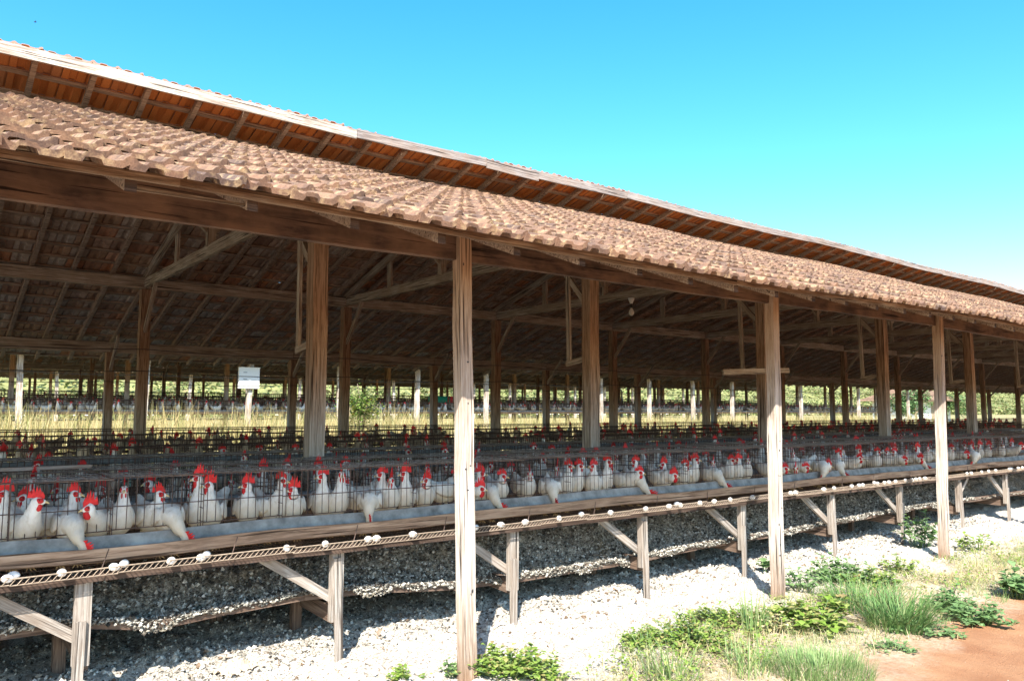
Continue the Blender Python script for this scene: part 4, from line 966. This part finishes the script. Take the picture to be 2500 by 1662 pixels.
def blade(mb_, p, h, lean, az, wdt, seg=3, droop=0.6):
    p = Vector(p); d = Vector((math.cos(az), math.sin(az), 0)); s_ = Vector((-d.y, d.x, 0)); n = len(mb_.v)
    for i in range(seg + 1):
        t = i / seg; q = p + d * (lean * h * t ** 1.6) + Vector((0, 0, h * (t - droop * lean * 0.5 * t * t))); ww = wdt * (1 - t) ** 0.7 if i < seg else 0
        if i < seg: mb_.v += [tuple(q - s_ * ww), tuple(q + s_ * ww)]
        else: mb_.v.append(tuple(q))
    for i in range(seg - 1): mb_.f.append((n + 2 * i, n + 2 * i + 1, n + 2 * i + 3, n + 2 * i + 2)); mb_.m.append(0)
    mb_.f.append((n + 2 * seg - 2, n + 2 * seg - 1, n + 2 * seg)); mb_.m.append(0)
pr_ = random.Random(21)
def weed(px, py, rad, hgt, stems, per, L, W, mat, label, name='leafy_weed', group=None):
    g = at_z(px, py, GZ); gz = ground_z(g.x, g.y)
    t = thing(name, (g.x, g.y, gz), label, 'plant', group); lf = MB(); sm = MB()
    for i in range(stems):
        a = pr_.uniform(0, 6.28); rr_ = rad * math.sqrt(pr_.random()); base = Vector((math.cos(a) * rr_ * 0.35, math.sin(a) * rr_ * 0.35, -0.02))
        kk = 0.75 + 0.9 * nz(a * 1.3, g.x * 7); kk = max(0.45, kk); rr_ *= 0.8 + 0.5 * abs(nz(a * 2, g.x * 3)) * 2
        top = Vector((math.cos(a) * rr_, math.sin(a) * rr_, kk * hgt * pr_.uniform(0.55, 1.0) * (1 - 0.45 * (rr_ / rad) ** 2))); mid = base.lerp(top, 0.5) + Vector((0, 0, 0.08 * hgt))
        sm.tube([base, mid, top], [0.004, 0.003, 0.0018], 4)
        for j in range(per):
            tt = 0.3 + 0.7 * (j + 1) / per; q = base.lerp(mid, tt * 2) if tt < .5 else mid.lerp(top, tt * 2 - 1)
            b_ = pr_.uniform(0, 6.28); d = Vector((math.cos(b_), math.sin(b_), pr_.uniform(-0.25, 0.55)))
            leaf(lf, q, d, (0, 0, 1), L * pr_.uniform(0.6, 1.2), W * pr_.uniform(0.7, 1.2))
    obj('leaves', lf, mat, t); obj('stem', sm, M['weed2'], t, smooth=True); return t
weed(1240, 1640, 0.30, 0.22, 90, 9, 0.042, 0.017, M['weed'], 'bright green leafy weed clump right of the first front post base')
weed(1330, 1655, 0.16, 0.16, 26, 7, 0.045, 0.016, M['weed'], 'small green weed at the right end of the clump by the first post')
weed(1112, 1640, 0.09, 0.16, 9, 6, 0.045, 0.017, M['weed2'], 'small weed with reddish stems just left of the first front post base')
weed(985, 1655, 0.12, 0.14, 12, 6, 0.045, 0.016, M['weed'], 'sparse pale green weed at the bottom edge left of the first post')
weed(1570, 1580, 0.16, 0.16, 50, 8, 0.034, 0.013, M['weed'], 'low bright green weed leftmost of the weeds before the second post')
weed(1690, 1570, 0.32, 0.22, 130, 9, 0.036, 0.014, M['weed'], 'rounded bright green weed in front of the second post, on its left')
weed(1790, 1525, 0.30, 0.20, 110, 9, 0.036, 0.014, M['weed'], 'bright green weed against the straw at the foot of the second post')
weed(1880, 1540, 0.18, 0.18, 30, 7, 0.045, 0.016, M['straw'], 'dry yellow weed just under the second front post')
weed(1985, 1530, 0.32, 0.26, 70, 7, 0.070, 0.030, M['weed'], 'broad-leaved green weed right of the second front post')
weed(1960, 1440, 0.25, 0.28, 22, 6, 0.055, 0.022, M['weed2'], 'sparse blue green weed behind and right of the second post')
weed(2065, 1420, 0.38, 0.32, 56, 7, 0.060, 0.024, M['weed2'], 'taller open weed on the white ground between second and third posts')
weed(2130, 1430, 0.28, 0.24, 44, 7, 0.05, 0.019, M['weed'], 'yellow green weed in front of the dark shadow streak')
weed(2200, 1395, 0.24, 0.20, 30, 7, 0.05, 0.018, M['weed'], 'low yellow green weed left of the third post base')
weed(2250, 1335, 0.26, 0.52, 26, 9, 0.085, 0.030, M['weed2'], 'tall leafy shrub with pointed leaves left of the third front post')
weed(2385, 1340, 0.30, 0.28, 20, 6, 0.07, 0.024, M['weed'], 'sparse green weed on the white ground right of the third post')
weed(2310, 1490, 0.20, 0.22, 40, 7, 0.055, 0.022, M['weed2'], 'dark green creeping weed with its tip on the red earth')
weed(2390, 1520, 0.26, 0.20, 52, 7, 0.055, 0.022, M['weed2'], 'dark green creeper sprawling over the red earth')
weed(2255, 1540, 0.26, 0.12, 40, 6, 0.045, 0.015, M['weed2'], 'low blue green weed edging the red earth path')
weed(2485, 1460, 0.18, 0.30, 34, 7, 0.085, 0.036, M['weed2'], 'round-leaved green plant at the right edge on red earth')
weed(2180, 1585, 0.16, 0.07, 22, 5, 0.04, 0.012, M['weed2'], 'small flat weed on red earth by the lower edge of the grass')
weed(1866, 1392, 0.05, 0.36, 5, 5, 0.10, 0.040, M['weed2'], 'few large dark leaves peeping out left of the second post')
def grassclump(px, py, rad, n_, h, mat, label, lean=0.7, wd=0.0035, kind=None):
    g = at_z(px, py, GZ); t = MB()
    for i in range(n_):
        a = pr_.uniform(0, 6.28); r_ = rad * math.sqrt(pr_.random()); x, y = math.cos(a) * r_, math.sin(a) * r_
        blade(t, (x, y, ground_z(g.x + x, g.y + y) - GZ - 0.01), h * pr_.uniform(0.5, 1.15), lean * pr_.uniform(0.2, 1.3), a + pr_.uniform(-.9, .9), wd * pr_.uniform(.7, 1.3), 4)
    tag(obj('grass_tuft', t, mat, None, (g.x, g.y, GZ)), label, 'grass', kind=kind)
grassclump(2190, 1530, 0.22, 420, 0.36, M['tuft'], 'big tuft of long arching green grass blades, tallest of the grass', 1.1, 0.005)
grassclump(2100, 1480, 0.30, 300, 0.28, M['tuft'], 'green grass tuft leaning left behind the biggest tuft', 1.0, 0.0045)
grassclump(2000, 1640, 0.32, 1500, 0.13, M['grass'], 'short soft green grass patch at the bottom edge', 0.5, 0.003)
grassclump(1640, 1660, 0.16, 70, 0.30, M['grass'], 'upright green grass blades at the bottom edge, leftmost tuft', 0.6, 0.005)
grassclump(1830, 1640, 0.16, 90, 0.24, M['grass'], 'small green grass tuft in the straw under the second post', 0.7, 0.004)
grassclump(1840, 1545, 0.10, 50, 0.36, M['grass'], 'few tall green blades standing left of the second post base', 0.4, 0.005)
gc = MB()
for i in range(30000):
    x = pr_.uniform(2.6, 12.5); y = pr_.uniform(2.5, 4.3)
    yc = 3.35 + 0.18 * smooth(3, 8, x) + 0.2 * nz(x * 0.8, 4.4); dd = abs(y - yc) / (0.5 + 0.25 * nz(x * 1.3, 1))
    if pr_.random() > math.exp(-dd * dd * 1.3) or nz(x * 2.2, y * 2.2, 8) < -0.25 + 0.3 * pr_.random() - 0.15: continue
    if x < 3.6 and y > 3.75: continue
    blade(gc, (x, y, ground_z(x, y) - 0.01), pr_.uniform(0.05, 0.17), pr_.uniform(0.3, 2.2), pr_.uniform(0, 6.28), pr_.uniform(0.0015, 0.0032), 3, 0.8)
tag(obj('dry_grass', gc, M['straw']), 'trampled pale dry grass and straw between the posts and the red path', 'dry grass', kind='stuff')
gc = MB()
for i in range(9000):
    x = pr_.uniform(2.6, 10.5); y = pr_.uniform(2.6, 4.1)
    if nz(x * 1.6, y * 1.6, 2) < 0.06 or y < 2.8 + 0.1 * nz(x, 2): continue
    if x < 3.4 and y > 3.7: continue
    blade(gc, (x, y, ground_z(x, y) - 0.01), pr_.uniform(0.04, 0.13), pr_.uniform(0.2, 1.1), pr_.uniform(0, 6.28), pr_.uniform(0.0015, 0.003), 3, 0.6)
tag(obj('grass', gc, M['grass']), 'thin green grass growing through the straw before the posts', 'grass', kind='stuff')
lw = MB()
for i in range(9000):
    x = pr_.uniform(3.0, 11); y = pr_.uniform(2.9, 4.3)
    yc = 3.45 + 0.15 * smooth(3, 8, x) + 0.22 * nz(x * 1.1, 9.4)
    if abs(y - yc) > 0.42 + 0.25 * nz(x * 1.7, 3) or nz(x * 2.6, y * 2.6, 5) < 0.02: continue
    if x < 3.9 and y > 3.8: continue
    b_ = pr_.uniform(0, 6.28); leaf(lw, (x, y, ground_z(x, y) + pr_.uniform(0, 0.09)), (math.cos(b_), math.sin(b_), pr_.uniform(-.1, .8)), (0, 0, 1), pr_.uniform(.02, .05), pr_.uniform(.006, .014))
tag(obj('low_weeds', lw, M['weed']), 'low tangle of small weeds spreading between the bigger clumps', 'weeds', kind='stuff')
# dry tall grass between the sheds
tg = MB()
for i in range(24000):
    y = 16.6 + 9.2 * pr_.random() ** 0.8; x = pr_.uniform(y * 0.05 - 0.5, min(y * 2.3, 48))
    h = pr_.uniform(0.40, 1.1) * (1 + 0.5 * nz(x * 0.7, y * 0.7)) * (1.05 if x < 14 else 0.85)
    blade(tg, (x, y, base_z(x, y) - 0.02), h, pr_.uniform(0.05, 0.7), pr_.uniform(0, 6.28), pr_.uniform(0.006, 0.013), 3)
tag(obj('tall_dry_grass', tg, M['tallgrass']), 'tall yellow dry grass filling the alley between the sheds', 'dry grass', kind='stuff')
# bush with yellow flowers and bare branches between the sheds
p = at_y(880, 1000, 18.5); gz = base_z(p.x, 18.5)
bs = thing('flowering_bush', (p.x, 18.5, gz), 'green bush with yellow flowers and bare branches in the dry grass between sheds', 'bush')
lf = MB(); fl_ = MB(); br = MB()
for i in range(1500):
    c = Vector((pr_.gauss(0, 0.22), pr_.gauss(0, 0.22), 1.02 + pr_.gauss(0, 0.18))); b_ = pr_.uniform(0, 6.28)
    leaf(lf, c, (math.cos(b_), math.sin(b_), pr_.uniform(-.4, .6)), (0, 0, 1), 0.08, 0.03)
for i in range(26):
    a = pr_.uniform(0, 6.28); c = Vector((0.36 * math.cos(a), -0.25 + 0.2 * math.sin(a), 1.05 + pr_.gauss(0, 0.16)))
    for q in range(5): leaf(fl_, c, (math.cos(q * 1.25), math.sin(q * 1.25), 0.5), (0, 0, 1), 0.035, 0.015)
for k in range(9):
    a = pr_.uniform(0, 6.28); br.tube([(0, 0, 0), (0.1 * math.cos(a), 0.1 * math.sin(a), 0.5), (0.3 * math.cos(a), 0.3 * math.sin(a), 1.0 + 0.2 * pr_.random())], [0.02, 0.014, 0.006], 5)
for e in (((-0.42, 0, 0.5), (-0.25, 0, 1.0), (-0.02, 0, 1.3), (-0.1, 0, 1.68)), ((-0.4, 0, 0.5), (-0.30, 0.0, 1.0), (-0.46, 0, 1.50)), ((0.1, 0, 0.9), (0.4, 0, 1.0), (0.55, 0, 1.2)), ((0.1, 0, 0.6), (0.5, 0, 0.35), (0.7, 0, 0.4))): br.tube(e, [0.018, 0.015, 0.012, 0.008][:len(e)], 5)
obj('leaves', lf, M['weed'], bs); obj('flowers', fl_, M['flower'], bs); obj('branches', br, M['bark'], bs)
# scrub on the hill behind, one mass
hl = MB()
for i in range(13000):
    y = 63 + 50 * pr_.random() ** 1.4; x = pr_.uniform(0, y * 3.2); c = Vector((x, y, hill_z(x, y))); s_ = pr_.uniform(0.35, 1.3)
    for j in range(5):
        b_ = pr_.uniform(0, 6.28); leaf(hl, c + Vector((pr_.gauss(0, s_ * .5), pr_.gauss(0, s_ * .5), abs(pr_.gauss(0, s_ * .6)))), (math.cos(b_), math.sin(b_), pr_.uniform(-.2, 1.2)), (0.1, 0, 1), s_ * 0.5, s_ * 0.2)
tag(obj('hill_scrub', hl, M['hillleaf']), 'sunlit green and yellow scrub on the slope behind the sheds', 'scrub', kind='stuff')
def bigbush(x, y, rad, h, label):
    t = thing('tree', (x, y, base_z(x, y)), label, 'tree'); c = MB()
    blobs = [(pr_.uniform(-rad, rad) * .7, pr_.uniform(-rad, rad) * .7, h * pr_.uniform(.35, .85), rad * pr_.uniform(.3, .5)) for _ in range(14)]
    for bx_, by_, bz_, br_ in blobs:
        for i in range(240):
            v = Vector((pr_.gauss(0, 1), pr_.gauss(0, 1), pr_.gauss(0, 1))).normalized() * br_ * pr_.uniform(.6, 1.05); b_ = pr_.uniform(0, 6.28)
            leaf(c, Vector((bx_, by_, bz_)) + v, (math.cos(b_), math.sin(b_), pr_.uniform(-.6, .3)), (0, 0, 1), 0.22, 0.08)
    obj('crown', c, M['weed2'], t); tr = MB(); tr.tube([(0, 0, -0.1), (0.05, 0, h * .3), (0, 0.1, h * .7)], [0.12, 0.09, 0.03], 7)
    for b_ in blobs[:7]: tr.tube([(0.03, 0, h * .25), (b_[0] * .5, b_[1] * .5, b_[2] * .7), b_[:3]], [0.06, 0.04, 0.015], 5)
    obj('trunk', tr, M['bark'], t)
p = at_y(2235, 1000, 30); bigbush(p.x, 30, 1.9, 2.6, 'dense green tree beyond the far end of the second shed, nearer')
p = at_y(2310, 1000, 34); bigbush(p.x, 34, 2.0, 2.6, 'blue green tree right of the denser one beyond the second shed')
# small tiled outbuilding past the far end of the second shed
p = at_y(2225, 985, 36)
hb = thing('outbuilding', (p.x, 36, -0.85), 'small outbuilding with a hipped clay roof beyond the second shed', 'building')
a = MB(); a.box((-3.5, -2, 0), (3.5, 2, 2.0)); obj('wall', a, M['whitebox'], hb)
a = MB(); a.v = [(-4.6, -3, 1.9), (4.6, -3, 1.9), (4.6, 3, 1.9), (-4.6, 3, 1.9), (-2, 0, 3.3), (2, 0, 3.3)]; a.f = [(0, 1, 5, 4), (1, 2, 5), (2, 3, 4, 5), (3, 0, 4), (3, 2, 1, 0)]; a.m = [0] * 5; obj('roof', a, M['tile'], hb)
a = MB(); a.box((-0.5, -2.03, 0), (0.5, -1.99, 1.8)); obj('door', a, M['inner'], hb)
